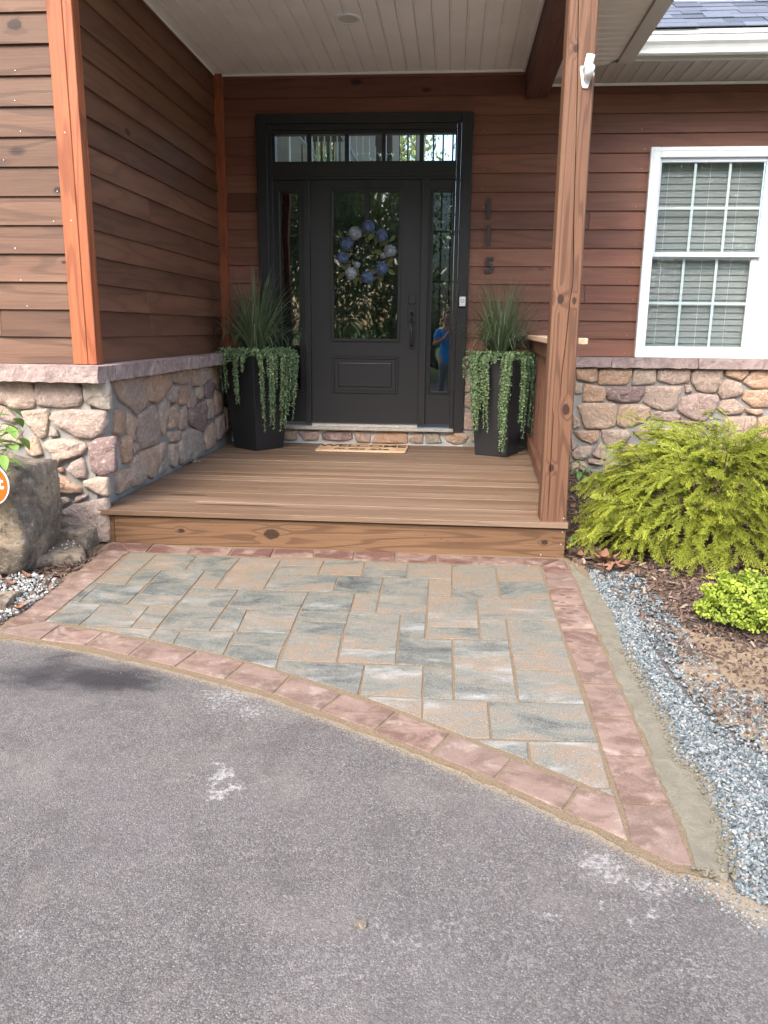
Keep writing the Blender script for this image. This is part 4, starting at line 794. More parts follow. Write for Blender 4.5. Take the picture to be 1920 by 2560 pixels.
# ------------------------------------------------------------------ window pair with blinds
def window(x0, x1, name, label, cut=None):
    w_ = thing(name, label, 'window', ((x0+x1)/2, 7.03, 1.0)); V_ = M['vinyl']; z0, z1 = .999, 2.659
    L_ = x0 if cut != 'l' else x0
    m = MB(); cw = .078
    m.box(x0, x0+cw, 6.985, 7.05, z0, z1); m.box(x1-cw, x1, 6.985, 7.05, z0, z1); m.box(x0+cw, x1-cw, 6.986, 7.05, z1-cw, z1); m.box(x0+cw, x1-cw, 6.986, 7.05, z0, z0+.055); m.build('frame', V_, w_, .004)
    m = MB(); m.box(x0+.022, x0+.030, 6.982, 6.985, z0, z1-.022); m.box(x0+.022, x1-.022, 6.982, 6.986, z1-.030, z1-.022); m.build('frame_ridge', V_, w_)
    gx0, gx1 = x0+cw, x1-cw; zm = 1.835
    def sash(za, zb, Y, st, name_, r=.035):
        s = MB(); s.box(gx0, gx0+st, Y, Y+.03, za, zb); s.box(gx1-r, gx1, Y, Y+.03, za, zb); s.box(gx0+st, gx1-r, Y+.001, Y+.03, zb-.034, zb); s.box(gx0+st, gx1-r, Y+.001, Y+.03, za, za+.038)
        so_ = s.build(name_, M['vinyl_sash'], w_, .003)
        a, b = gx0+st, gx1-r; box('pane', (a, b, Y+.012, Y+.016, za+.038, zb-.034), M['glass'], so_, 0)
        g = MB(); h0, h1 = za+.0385, zb-.0345
        for k in (1, 2): xx = a+(b-a)*k/3; box('muntin', (xx-.010, xx+.010, Y+.018, Y+.024, h0, h1), M['muntin'], so_, 0)
        zz = (h0+h1)/2; 
        for k in range(3): g.box(a+(b-a)*k/3+(.0101 if k else 0), a+(b-a)*(k+1)/3-(.0101 if k < 2 else 0), Y+.018, Y+.024, zz-.010, zz+.010)
        g.build('cross_muntin', M['muntin'], so_)
    sash(zm-.018, z1-cw, 7.012, .022, 'upper_sash', .026); sash(z0+.055, zm+.005, 7.045, .012, 'lower_sash', .055)
    m = MB()
    for xx in (gx0+.22, gx1-.22): m.box(xx-.022, xx+.022, 7.036, 7.044, zm-.002+.008, zm+.016)
    m.build('sash_lock', V_, w_, .002)
    bl = thing('mini_blind', ('pale grey venetian blind behind the fully visible window' if cut is None else 'pale grey venetian blind behind the window at the right edge'), 'blind', ((x0+x1)/2, 7.12, z1-.1), 'blinds inside the windows')
    z = 1.10; k = 0
    while z < 2.57:
        s = MB(); s.prism([(gx0+.01, 7.101, z-.031), (gx0+.01, 7.103, z-.032), (gx0+.01, 7.116, z+.031), (gx0+.01, 7.114, z+.032)], (gx1-gx0-.02, 0, 0)); s.build('slat', M['blind'], bl); z += .0512
    box('head_rail', (gx0+.01, gx1-.01, 7.09, 7.13, 2.59, 2.63), M['blind'], bl, .003); box('bottom_rail', (gx0+.01, gx1-.01, 7.10, 7.12, 1.052, 1.066), M['blind'], bl, .002)
    m = MB()
    for xx in (gx0+.1, (gx0+gx1)/2, gx1-.2): m.tube([(xx, 7.092, 1.06), (xx, 7.092, 2.6)], .0012, 5)
    m.build('cord', M['vinyl'], bl)
    box('reveal', (gx0, gx1, 7.20, 7.21, .95, 2.7), M['intdark'], w_, 0)
window(1.540, 2.562, 'window', 'white framed double hung window with grids, fully visible left of its twin')
window(2.566, 3.60, 'window', 'white framed window cut off by the right edge of the photo', 'r')

# ------------------------------------------------------------------ porch ceiling, beam, soffits, gutter, roof
pc = thing('porch_ceiling', 'off white beadboard ceiling over the porch', 'ceiling', (-.8, 5.4, 3.25))
x = -2.07; k = 0
while x < .50:
    x1 = min(x+.1165, .512)
    m = MB(); m.prism([(x+.0005, 4.10, 3.266), (x+.0005, 4.10, 3.2545), (x+.006, 4.10, 3.2485), (x+.0115, 4.10, 3.2545), (x+.018, 4.10, 3.2485), (x1-.002, 4.10, 3.2485), (x1-.002, 4.10, 3.266)], (0, 7.046-4.10, 0)); m.build('ceiling_plank', M['ceil'], pc)
    x += .1165
m = MB(); m.box(-2.05, .512, 7.005, 7.024, 3.232, 3.2485); m.box(-2.045, -2.022, 4.10, 7.004, 3.232, 3.2485); m.box(.490, .5125, 4.10, 7.004, 3.236, 3.2485); m.build('edge_trim', M['ceil'], pc, .002)
lt = thing('recessed_light', 'round white recessed light in the porch ceiling, switched off', 'ceiling light', (-.775, 5.88, 3.248))
def disc(name, c, r0, r1, z0, z1, mat, parent, n=40):
    V = []; F = []
    for i in range(n):
        a = 2*PI*i/n; ca, sa = math.cos(a), math.sin(a); V += [(c[0]+r0*ca, c[1]+r0*sa, z0+.003), (c[0]+r0*ca, c[1]+r0*sa, z0), (c[0]+r1*ca, c[1]+r1*sa, z0+.001), (c[0]+(r1+.004)*ca, c[1]+(r1+.004)*sa, z1)]
    for i in range(n):
        j = (i+1) % n
        for k in range(3): F.append((i*4+k, j*4+k, j*4+k+1, i*4+k+1))
    if r0 < .001: F = F
    return MB().add(V, F).build(name, mat, parent, 0, True)
disc('trim_ring', (-.775, 5.88), .066, .090, 3.240, 3.249, M['vinyl'], lt)
m = MB(); n = 40; m.add([(-.775+.067*math.cos(2*PI*i/n), 5.88+.067*math.sin(2*PI*i/n), 3.2425) for i in range(n)], [tuple(range(n))]); m.build('lens', M['knotlight'], lt)
bm_ = thing('porch_beam', 'dark stained wooden beam above the right side of the porch', 'beam', (.6, 5.6, 3.03))
box('beam_board', (.516, .606, 4.14, 7.025, 3.032, 3.255), M['beam'], bm_, .004); box('beam_board', (.608, .698, 4.14, 7.025, 3.040, 3.255), M['beam'], bm_, .004)
SZ = 3.140
sf = NT('perforated_soffit'); o_ = sf.obj(); vq = sf.voro(sf.vmath('MULTIPLY', o_, (60, 50, 1)), 1., rand=0.); dot = sf.ss(vq.outputs['Distance'], .33, .22)
sx = sf.n('ShaderNodeSeparateXYZ'); sf.put(sx.inputs[0], o_); st_ = sf.math('FRACT', sf.math('DIVIDE', sx.outputs[0], .122)); band = sf.ss(st_, .30, .36); band2 = sf.ss(st_, .88, .82)
sf.done(sf.mix(sf.math('MULTIPLY', dot, sf.math('MULTIPLY', band, band2)), (.43, .41, .37), (.16, .15, .135)), .5); M['perf'] = sf.m
ps = thing('porch_soffit', 'grey grooved soffit right of the porch beam', 'soffit', (.9, 5, SZ))
yy = 4.02
while yy < 7.02:
    y1 = yy+.0985; f = lambda q: 1.133 if q < 6.48 else max(.705, 1.133-(q-6.48))
    m = MB(); m.add([(.702, yy, SZ+.012), (f(yy), yy, SZ+.012), (f(yy), yy, SZ+.004), (.702, yy, SZ+.004), (.702, yy+.010, SZ-.002), (f(yy), yy+.010, SZ-.002), (.702, y1-.012, SZ), (f(y1), y1-.012, SZ), (.702, y1, SZ+.008), (f(y1), y1, SZ+.008), (.702, y1, SZ+.012), (f(y1), y1, SZ+.012)],
            [(0, 1, 2, 3), (3, 2, 5, 4), (4, 5, 7, 6), (6, 7, 9, 8), (8, 9, 11, 10), (10, 11, 1, 0)]); m.build('soffit_panel', M['soffit'], ps); yy += .1
hs = thing('eave_soffit', 'grey perforated soffit under the main roof above the white window', 'soffit', (2.5, 6.75, SZ))
x = .72
while x < 4.3:
    x1 = x+.122; g_ = lambda q: 6.482 if q > 1.133 else min(7.01, 6.482+(1.133-q)); b0, b1 = g_(x), g_(x1)
    m = MB(); m.add([(x+.001, b0, SZ+.006), (x+.006, b0, SZ), (x1-.006, b1, SZ), (x1-.001, b1, SZ+.006), (x+.001, 7.022, SZ+.006), (x+.006, 7.022, SZ), (x1-.006, 7.022, SZ), (x1-.001, 7.022, SZ+.006), (x+.001, b0, SZ+.012), (x1-.001, b1, SZ+.012), (x+.001, 7.022, SZ+.012), (x1-.001, 7.022, SZ+.012)],
            [(0, 4, 5, 1), (1, 5, 6, 2), (2, 6, 7, 3), (8, 9, 11, 10)]); m.build('soffit_panel', M['perf'], hs); x += .122
m = MB(); m.box(.70, 4.3, 7.000, 7.024, SZ-.02, SZ-.002); m.build('edge_trim', M['ceil'], hs, .002)
fa = thing('eave_fascia', 'grey metal fascia along the edge of the main roof', 'fascia', (2.6, 6.47, SZ))
box('fascia_panel', (1.243, 4.3, 6.460, 6.480, SZ-.010, 3.30), M['fasciametal'], fa, .002); box('drip_edge', (1.243, 4.3, 6.425, 6.4595, 3.285, 3.325), M['fasciametal'], fa, .003)
pf = thing('porch_fascia', 'grey metal fascia running diagonally up the right side of the porch roof', 'fascia', (1.19, 5, SZ))
box('fascia_panel', (1.135, 1.236, 4.02, 6.458, SZ-.012, 3.33), M['fasciametal'], pf, .006); box('edge_lip', (1.1345, 1.242, 4.02, 6.4785, SZ-.020, SZ-.0125), M['fasciametal'], pf, .002)
gu = thing('rain_gutter', 'white metal rain gutter under the blue grey shingles', 'gutter', (2.7, 6.4, 3.2))
pr_ = [(6.458, 3.284), (6.458, 3.158), (6.405, 3.152), (6.392, 3.160), (6.388, 3.180), (6.372, 3.205), (6.352, 3.225), (6.346, 3.262), (6.338, 3.266), (6.338, 3.280), (6.350, 3.284), (6.352, 3.270), (6.356, 3.228), (6.378, 3.200), (6.393, 3.165), (6.41, 3.160), (6.452, 3.164), (6.452, 3.284)]
m = MB(); m.prism([(1.262, a, b) for a, b in pr_], (3.04, 0, 0)); m.build('trough', M['gutter'], gu)
m = MB(); m.prism([(1.252, a, b) for a, b in pr_[:11]], (.010, 0, 0)); m.build('end_cap', M['gutter'], gu, .001)
rf = thing('main_roof', 'blue grey shingle roof above the white gutter at the top right', 'roof', (2.6, 6.8, 3.3))
PT = .60; ylo, zlo = 6.415, 3.330; nrm_ = Vector((0, -PT, 1)).normalized(); up_ = Vector((0, 1, PT)).normalized()
for c_ in range(7):
    x = 1.05+random.uniform(-.2, 0); base = Vector((0, ylo, zlo))+up_*(.118*c_)
    while x < 4.3:
        wd = random.uniform(.14, .34); lf = random.choice((0, .003, .006)); dn = random.choice((0, 0, -.012)); P = base+up_*dn+nrm_*(.004+lf+.0)
        a = Vector((x+.002, 0, 0)); b = Vector((x+wd-.002, 0, 0)); q = [a+P, b+P, b+P+up_*.17-nrm_*.006, a+P+up_*.17-nrm_*.006]
        m = MB(); m.prism(q, -nrm_*.006); m.build('shingle', M['shingle'], rf); x += wd
m = MB(); m.prism([(1.05, ylo+.02, zlo-.004), (1.05, ylo+.95, zlo-.004+.93*PT), (1.05, ylo+.95, zlo-.06+.93*PT), (1.05, ylo+.06, zlo-.03)], (3.25, 0, 0)); m.build('roof_deck', M['intdark'], rf)
tb = Vector((0, ylo, zlo))+up_*.80
uw = thing('upper_wall', 'sliver of orange wood wall above the shingles at the top right corner', 'wall', (2.6, tb.y, tb.z))
box('flashing', (1.05, 4.3, tb.y-.012, tb.y+.02, tb.z-.02, tb.z+.045), M['gutter'], uw, .003)
box('trim_board', (1.05, 4.3, tb.y-.004, tb.y+.02, tb.z+.0455, tb.z+.10), M['beam'], uw, .002); box('siding_board', (1.05, 4.3, tb.y-.03, tb.y+.02, tb.z+.1005, tb.z+.30), M['cedar_trim'], uw, .002)
pr = thing('porch_roof', 'low gabled roof volume over the porch and the left wing', 'roof', (-1, 5.5, 3.3))
m = MB(); m.prism([(-2.25, 4.02, 3.34), (1.245, 4.02, 3.34), (-.5, 4.02, 4.25)], (0, 4.1, 0)); m.build('gable', M['shingle'], pr)
m = MB(); m.box(-2.25, .70, 4.02, 4.10, 3.262, 3.338); m.box(-4.2, -2.255, 3.95, 9, 3.45, 3.52); m.box(.702, 1.134, 4.02, 7.0, 3.20, 3.33); m.box(-2.06, .7, 4.10, 7.04, 3.27, 3.335); m.build('roof_board', M['fasciametal'], pr)

# ------------------------------------------------------------------ hall behind the transom
hl = thing('entry_hall', 'dim stair hall with tall windows seen through the transom', 'room', (-1, 9, .33))
fb = M['int']
m = MB(); m.box(-4, 2, 7.21, 12.3, .30, .33); m.build('floor', M['intwood'], hl)
m = MB(); m.box(-4.1, -4, 7.21, 12.3, .3, 5.6); m.box(2, 2.1, 7.21, 7.6, .3, 5.6); m.box(2, 2.1, 11.6, 12.3, .3, 5.6); m.box(2, 2.1, 7.6, 11.6, .3, .9); m.box(-4, 2, 7.21, 12.3, 5.6, 5.7); m.box(-4, 2, 7.21, 7.25, 3.0, 5.6); m.build('wall', fb, hl)  # big unseen gap in the right wall is added to light the hall inside
wn_ = [(-2.16, -1.76), (-1.19, -1.09), (-.85, -.60), (-.50, .05), (.4, 1.6)]; m = MB(); xx = -4
for a, b in wn_: m.box(xx, a, 12.0, 12.2, .33, 5.6); m.box(a, b, 12.0, 12.2, .33, 1.2); m.box(a, b, 12.0, 12.2, 5.0, 5.6); xx = b  # openings stretched far beyond their visible part to let in more light
m.box(xx, 2, 12.0, 12.2, .33, 5.6); m.build('rear_wall', fb, hl)
m = MB()
for a, b in wn_:
    nmun = 1 if b-a < .3 else 3
    for k in range(nmun+2): xq = a+(b-a)*k/(nmun+1); m.box(xq-.012, xq+.012, 12.05, 12.08, 1.2, 5.0)
    for zq in (1.2, 1.9, 2.6, 3.3, 4.10, 4.4): m.box(a, b, 12.081, 12.10, zq-.012, zq+.012)
m.build('window_grid', M['intdark'], hl)
P1 = onY(690, 335, 9.5); P2 = onY(770, 375, 9.5)
box('partition', (-2.75, -1.94, 9.6, 9.7, .33, 5.6), fb, hl, 0)
m = MB(); a = Vector(onY(740, 334, 9.4)); b = Vector(onY(796, 404, 9.4)); dv = (b-a).normalized(); m.tube([a-dv*.6, b+dv*1.4], .022, 6)
for k in range(22): p = a-dv*.5+dv*k*.11; m.tube([p, p+Vector((0, 0, .9))], .008, 5)
a2 = Vector(onY(873, 370, 9.0)); b2 = Vector(onY(892, 404, 9.0)); dv2 = (b2-a2).normalized(); m.tube([a2-dv2*.3, b2+dv2], .02, 6); m.build('stair_rail', M['vinyl'], hl)
m = MB(); z_ = onY(825, 352, 11.2)[2]; m.box(-2.1, -1.5, 11.2, 11.26, z_, z_+.09)
for k in range(7): m.box(-2.1+.085*k, -2.085+.085*k, 11.22, 11.24, z_-.6, z_)
m.build('landing_rail', M['intdark'], hl)
# stair newel / curtain wall pieces between the panes
box('newel_wall', (-1.07, -.86, 10.9, 11.0, .33, 5.6), M['intdark'], hl, 0)

# ------------------------------------------------------------------ doormat, numbers, bell, bracket, sign
mt = thing('doormat', 'tan coir doormat with WELCOME lettering in front of the black door', 'doormat', (-.76, 6.77, .198))
m = MB(); r_ = .025; P = []
for (x, y, a0) in ((-.372, 6.535, -90), (-.372, 6.985, 0), (-1.145, 6.985, 90), (-1.145, 6.535, 180)):
    cxq = x-r_ if a0 in (-90, 0) else x+r_; cyq = y+r_ if a0 in (-90, 180) else y-r_
    for k in range(5): a = R(a0+k*22.5); P.append((cxq+r_*math.cos(a), cyq+r_*math.sin(a), .199))
m.prism(P, (0, 0, .013)); m.build('mat', M['coir'], mt, .003)
Mx = lambda x, y, z, sx=1, sy=1: Matrix.Translation((x, y, z)) @ Matrix.Diagonal((sx, sy, 1, 1))
text_mesh('lettering', 'WELCOME', .16, M['iron'], mt, Mx(-.765, 6.765, .2132, .98, 1.15), .0006, bold=.004)
text_mesh('lettering', '—  to the lake  —', .15, M['iron'], mt, Mx(-.765, 6.60, .2132, .72, 1.0), .0006, shear=.35, bold=.002)
M['number'] = plain('number_metal', (.035, .030, .030), .5)
def number(ch, px, py, h, label, grp):
    x, _, z = onY(px, py, 7.01); o = text_mesh('house_number', ch, h/.70, M['number'], None, Matrix.Translation((x, 7.016, z)) @ Matrix.Rotation(PI/2, 4, 'X'), .006, bold=.005)
    tag(o, label, 'house number', grp); return o
number('1', 1221, 545, .155, 'dark metal numeral 1, upper of the two above the 5', 'house numbers right of the door')
number('1', 1221, 612, .155, 'dark metal numeral 1, directly above the numeral 5', 'house numbers right of the door')
number('5', 1223, 681, .120, 'dark metal numeral 5, lowest of the house numbers', 'house numbers right of the door')
db = thing('doorbell', 'white rectangular doorbell button on the black door casing', 'doorbell', (.065, 6.98, 1.45))
box('body', (.040, .092, 6.958, 6.984, 1.408, 1.488), M['plasticwhite'], db, .004, 2); box('mount', (.034, .098, 6.968, 6.9845, 1.40, 1.545), M['iron'], db, .003)
m = MB(); m.tube([(.066, 6.9585, 1.452), (.066, 6.9555, 1.452)], .015, 16); m.build('button_ring', M['greyring'], db); m = MB(); m.tube([(.066, 6.956, 1.452), (.066, 6.954, 1.452)], .011, 16); m.build('button', M['plasticwhite'], db)
fbk = thing('flag_bracket', 'white two position flagpole bracket screwed to the tall porch post', 'flag bracket', (.595, 4.23, 2.4))
def q_(px, py, Y=4.23): return Vector(onY(px, py, Y))
pl4 = [q_(1452, 165), q_(1482, 165), q_(1481, 178), q_(1471, 217), q_(1468, 221), q_(1458, 221), q_(1455, 217), q_(1450, 172)]
m = MB(); m.prism([(p.x, 4.2345, p.z) for p in pl4], (0, -.008, 0)); m.build('plate', M['plasticwhite'], fbk, .002)
def pipe(p, q, r, name):
    p, q = Vector(p), Vector(q); t = (q-p).normalized(); a = t.cross(Vector((0, .3, 1))).normalized(); b = t.cross(a); n = 20; V = []
    for (c, rr) in ((p, r), (q, r), (q, r*.74), (p+t*.015, r*.74)):
        for k in range(n): V.append(c+(a*math.cos(2*PI*k/n)+b*math.sin(2*PI*k/n))*rr)
    F = [(i*n+k, i*n+(k+1) % n, (i+1)*n+(k+1) % n, (i+1)*n+k) for i in range(3) for k in range(n)] + [tuple(range(n)), tuple(range(3*n, 4*n))]
    MB().add(V, F).build(name, M['plasticwhite'], fbk, 0, True)
a = q_(1466, 178, 4.215); pipe(a, a+Vector((.012, -.035, .062)), .0195, 'socket'); a = q_(1468, 195, 4.22); pipe(a, a+Vector((.004, -.066, .030)), .0195, 'socket')
m = MB(); a = q_(1476, 188, 4.19); m.tube([a, a+Vector((.014, -.004, 0))], .004, 8); m.tube([a+Vector((.012, -.004, 0)), a+Vector((.018, -.005, 0))], .010, 10); m.build('thumb_screw', M['plasticwhite'], fbk)
m = MB()
for px, py in ((1454.5, 168), (1480, 168), (1463.5, 216)): a = q_(px, py, 4.2268); m.tube([a, a+Vector((0, -.002, 0))], .0032, 8)
m.build('screw_head', M['greyring'], fbk)['kind'] = 'stuff'
sg = thing('round_sign', 'round orange yard sign with a white rim, cut off by the left edge', 'sign', (-2.10, 3.49, .0))
SY = 3.48; c_ = Vector(onY(-31, 1211, SY)); n = 48
def dsk(r, y, mat, nm): m = MB(); m.prism([(c_.x+r*math.cos(2*PI*i/n), y, c_.z+r*math.sin(2*PI*i/n)) for i in range(n)], (0, .004, 0)); m.build(nm, mat, sg)
dsk(.1055, SY+.0005, M['signwhite'], 'rim'); dsk(.0985, SY-.004, M['orange'], 'face')
x, _, z = onY(4, 1221, SY); text_mesh('lettering', 't', .085, M['signwhite'], sg, Matrix.Translation((x-.002, SY-.0045, z)) @ Matrix.Rotation(PI/2, 4, 'X'), .0005, bold=.002)
m = MB(); m.tube([(c_.x, SY+.012, c_.z+.05), (c_.x, SY+.012, -.14)], .006, 8); m.build('stake', M['metal'], sg)

# ------------------------------------------------------------------ rocks
def rock(name, label, outl, z0, z1, Y0, Y1, mat=None):  # outline in the XZ plane, given depth range; rounded by subdivision
    pass
def boulder(name, label, b, seed, amp=.05, parent=None, taper=.0, cell=.05, yaw=0):
    x0, x1, y0, y1, z0, z1 = b; bm = bmesh.new(); bmesh.ops.create_icosphere(bm, subdivisions=5, radius=1)
    c = Vector(((x0+x1)/2, (y0+y1)/2, (z0+z1)/2)); h = Vector(((x1-x0)/2, (y1-y0)/2, (z1-z0)/2))
    for v in bm.verts:
        p = v.co.copy(); k = 1/max(abs(p.x), abs(p.y), abs(p.z))**.80; p = p*k; p = Vector((max(-1, min(1, p.x)), max(-1, min(1, p.y)), max(-1, min(1, p.z))))
        q = Vector((p.x*h.x*(1-taper*max(0, -p.z)), p.y*h.y, p.z*h.z)); d = mnoise.noise_vector(q*4+Vector((seed, 0, 0)))*amp+mnoise.noise_vector(q*13+Vector((seed, 3, 0)))*amp*.28+mnoise.noise_vector(q*32+Vector((seed, 3, 0)))*amp*.10
        q = Matrix.Rotation(yaw, 3, 'Z') @ (q+d); v.co = c+q
    me = bpy.data.meshes.new(name); bm.to_mesh(me); bm.free(); o = finish(name, me, M['boulder'], None, 0, True)
    for v in me.vertices: v.co -= Vector((c.x, c.y, z0))
    o.location = (c.x, c.y, z0); tag(o, label, 'rock'); return o
boulder('boulder', 'big brown grey boulder with a flat top at the left edge', (-2.95, -2.075, 3.60, 4.05, -.04, .555), 3, .035, taper=.06)
boulder('flat_rock', 'low flat brown rock between the boulder and the red paver border', (-2.42, -1.985, 3.76, 4.16, -.05, .045), 9, .03, yaw=.5)
boulder('flat_rock', 'small grey flat rock at the left edge beside the pebbles', (-2.20, -1.975, 3.17, 3.40, -.08, -.015), 14, .03, yaw=.3)
boulder('moss_rock', 'mossy stone wedged between the boulder and the stone wall', (-2.17, -1.99, 4.06, 4.22, -.06, .10), 21, .03)
m = MB()
for i in range(26):
    x, y = random.gauss(-2.12, .07), random.gauss(3.95, .05)
    m.tube([(x, y, .050), (x+random.uniform(-.006, .012), y+random.uniform(-.004, .004), .0535)], random.uniform(.0012, .004), 6)
o = m.build('white_flecks', M['signwhite']); o['kind'] = 'stuff'

# ------------------------------------------------------------------ planters with grasses and trailing leaves
def planter(c0, c1, c2, top_scale, zt, label):   # c0 left, c1 near corner, c2 right at the base
    c0, c1, c2 = [Vector((p[0], p[1], 0)) for p in (c0, c1, c2)]; c3 = c0+(c2-c1); cen = (c0+c2)/2
    t = thing('planter', label, 'planter', (cen.x, cen.y, .198), 'tall black planters flanking the door')
    B = [c0, c1, c2, c3]; zb = .199; rings_ = []
    for (s, z) in ((1., zb), (top_scale, zt), (top_scale-.09, zt), (top_scale-.16, zt-.05)): rings_.append([cen+(p-cen)*s+Vector((0, 0, z)) for p in B])
    m = MB(); m.add([p for r in rings_ for p in r], [(i*4+k, i*4+(k+1) % 4, (i+1)*4+(k+1) % 4, (i+1)*4+k) for i in range(3) for k in range(4)]+[(0, 3, 2, 1), (12, 13, 14, 15)]); m.build('pot', M['planter'], t, .004, seg=2)
    m = MB(); m.add([cen+(p-cen)*(top_scale-.1)+Vector((0, 0, zt-.02)) for p in B], [(0, 1, 2, 3)]); m.build('soil', M['soil'], t)
    return cen, [cen+(p-cen)*top_scale+Vector((0, 0, zt)) for p in B], [p+Vector((0, 0, zb)) for p in B]
def grass(cen, z, label, n, H, seed, spread=.36):
    rg = random.Random(seed); V, F, T = [], [], []
    t_ = thing('ornamental_grass', label, 'plant', (cen.x, cen.y, z), 'grasses in the black planters')
    for i in range(n):
        a = rg.uniform(0, 2*PI); lean = abs(rg.gauss(0, 1.05)); L = H*rg.uniform(.55, 1.08)*(1 if lean < .7 else .85); r0 = rg.uniform(0, .06)
        p = cen+Vector((r0*math.cos(a), r0*math.sin(a), z)); d = Vector((math.cos(a)*math.sin(min(1.2, lean*.55)), math.sin(a)*math.sin(min(1.2, lean*.55)), 1)).normalized(); droop = rg.uniform(.6, 2.3)*(.35+lean) if rg.random() < .75 else .25
        wd = rg.uniform(.005, .0105); s_ = d.cross(Vector((math.cos(a+rg.uniform(-1, 1)), math.sin(a), .1))).normalized(); n0 = len(V); K = 11; tint = rg.uniform(.05, .9)
        kink = rg.random() < .18; kk = rg.randint(5, 8)
        for k in range(K+1):
            u = k/K; w_ = wd*(1-u**2.2)*.5+.0004; V += [p-s_*w_, p+s_*w_]; T += [tint*(.4+.6*u)]*2
            d = (d+Vector((math.cos(a)*.02, math.sin(a)*.02, -.20*droop*u*u))*1.1).normalized()
            if kink and k == kk: d = (d+Vector((math.cos(a)*.3, math.sin(a)*.3, -1.4))).normalized()
            p = p+d*L/K
            p.y = min(p.y, 6.965); p.x = max(p.x, -1.955)
        for k in range(K): q = n0+2*k; F.append((q, q+1, q+3, q+2))
    fast('blades', np.array([tuple(v) for v in V]), np.array(F), M['grassblade'], t_, attr=T)['kind'] = 'stuff'
def trailing(rim, base, cen, zt, label, spec, seed):
    rg = random.Random(seed); V, F, T = [], [], []; m = MB()
    t_ = thing('trailing_plant', label, 'plant', (cen.x, cen.y, zt), 'trailing plants in the black planters')
    def disc_leaf(p, d, r, tint):
        d = d.normalized(); a = d.cross(Vector((rg.uniform(-1, 1), rg.uniform(-1, 1), .2))).normalized(); b = d.cross(a); n0 = len(V)
        for k in range(6): an = k*PI/3; V.append(p+a*r*math.cos(an)*1.0+b*r*.8*math.sin(an)+d*(.12*r*math.cos(an*2)))
        T.extend([tint]*6); F.append((n0, n0+1, n0+2, n0+3)); F.append((n0, n0+3, n0+4, n0+5))
    for (side, u, L) in spec:
        a, b = rim[side], rim[(side+1) % 4]; ba, bb = base[side], base[(side+1) % 4]
        p = a+(b-a)*u; q = ba+(bb-ba)*u; out = (p-cen); out.z = 0; out.normalize()
        nrm = (b-a).cross(Vector((0, 0, 1))).normalized(); nrm = nrm if nrm.dot(out) > 0 else -nrm
        down = (q-p).normalized(); pts = []; Ls = L*rg.uniform(.85, 1.1); sw = rg.uniform(-.12, .12); ox = rg.uniform(.01, .05)
        p0 = p-out*rg.uniform(.03, .12); 
        for k in range(5): uu = k/4; pts.append(p0.lerp(p+nrm*ox, uu)+Vector((0, 0, .02+.035*math.sin(uu*PI))))
        N = max(3, int(Ls/.02)); cur = pts[-1]
        for k in range(N):
            w_ = k/N; dd = (down*1.0+nrm*.10*(1-w_)+(b-a).normalized()*sw*.6*math.sin(k*.35+ox*90)).normalized() if k > 1 else (down*.5+nrm*.5).normalized(); cur = cur+dd*.02; pts.append(cur.copy())
        m.tube(pts, [.0022]*len(pts), 4, False)
        base_t = rg.uniform(.05, .45)
        for i in range(len(pts)-1):
            for j in range(3 if i > 4 else 2):
                s = pts[i].lerp(pts[i+1], rg.random()); ang = rg.uniform(0, 2*PI); r = rg.uniform(.0055, .0135)*(1-.35*i/len(pts)) 
                dv = Vector((math.cos(ang), math.sin(ang), rg.uniform(-.1, .5))); dv = (dv+nrm*.35); pl_ = s+dv.normalized()*rg.uniform(.006, .017)
                if (pl_-p).dot(nrm) < .0035-(p.z-pl_.z)*.0 and i > 4: pl_ += nrm*.012
                disc_leaf(pl_, Vector((dv.x*.6, dv.y*.6, .8)) if rg.random() < .5 else dv, r, max(0, min(1, base_t+rg.uniform(-.3, .45)+(.4 if rg.random() < .12 else 0))))
    for i in range(900):   # mound of leaves over the rim
        sd_ = rg.choice((0, 0, 1, 1, 1, 2, 3)); u = rg.random(); a, b = rim[sd_], rim[(sd_+1) % 4]; p = a+(b-a)*u; out = (p-cen); out.z = 0; out.normalize(); p = p-out*rg.uniform(-.035, .10)+Vector((0, 0, rg.uniform(-.02, .055)+.02*math.sin(u*19+sd_)))
        disc_leaf(p, Vector((rg.uniform(-.6, .6), rg.uniform(-.9, .2), 1)), rg.uniform(.007, .012), rg.uniform(.2, .8))
    st = m.build('stems', M['greenstem'], t_)
    fast('leaves', np.array([tuple(v) for v in V]), np.array(F), M['trail'], t_, attr=T)['kind'] = 'stuff'
rg = random.Random(5)
cenL, rimL, baseL = planter((-1.868, 6.655), (-1.628, 6.475), (-1.452, 6.72), 1.48, .985, 'tall black tapered planter left of the front door')
spec = [(1, rg.uniform(.05, 1.0), rg.uniform(.22, .62)) for _ in range(26)] + [(1, rg.uniform(.1, .8), rg.uniform(.50, .72)) for _ in range(9)] + [(0, .26+rg.uniform(-.06, .06), .32) for _ in range(4)] + [(0, .66+rg.uniform(-.05, .05), .40) for _ in range(6)] + [(0, rg.uniform(0, .95), .10) for _ in range(12)] + [(0, .9+rg.uniform(-.04, .04), .16) for _ in range(3)] + [(3, rg.uniform(.7, 1), .12) for _ in range(4)] + [(2, rg.uniform(0, .3), .4) for _ in range(6)]
trailing(rimL, baseL, cenL, .985, 'trailing round leaved vine spilling over the left planter, longest on its right side', spec, 1)
grass(cenL, .98, 'dark green ornamental grass in the left planter', 460, .74, 3)
cenR, rimR, baseR = planter((.205, 6.560), (.462, 6.455), (.575, 6.72), 1.42, .985, 'tall black tapered planter right of the front door')
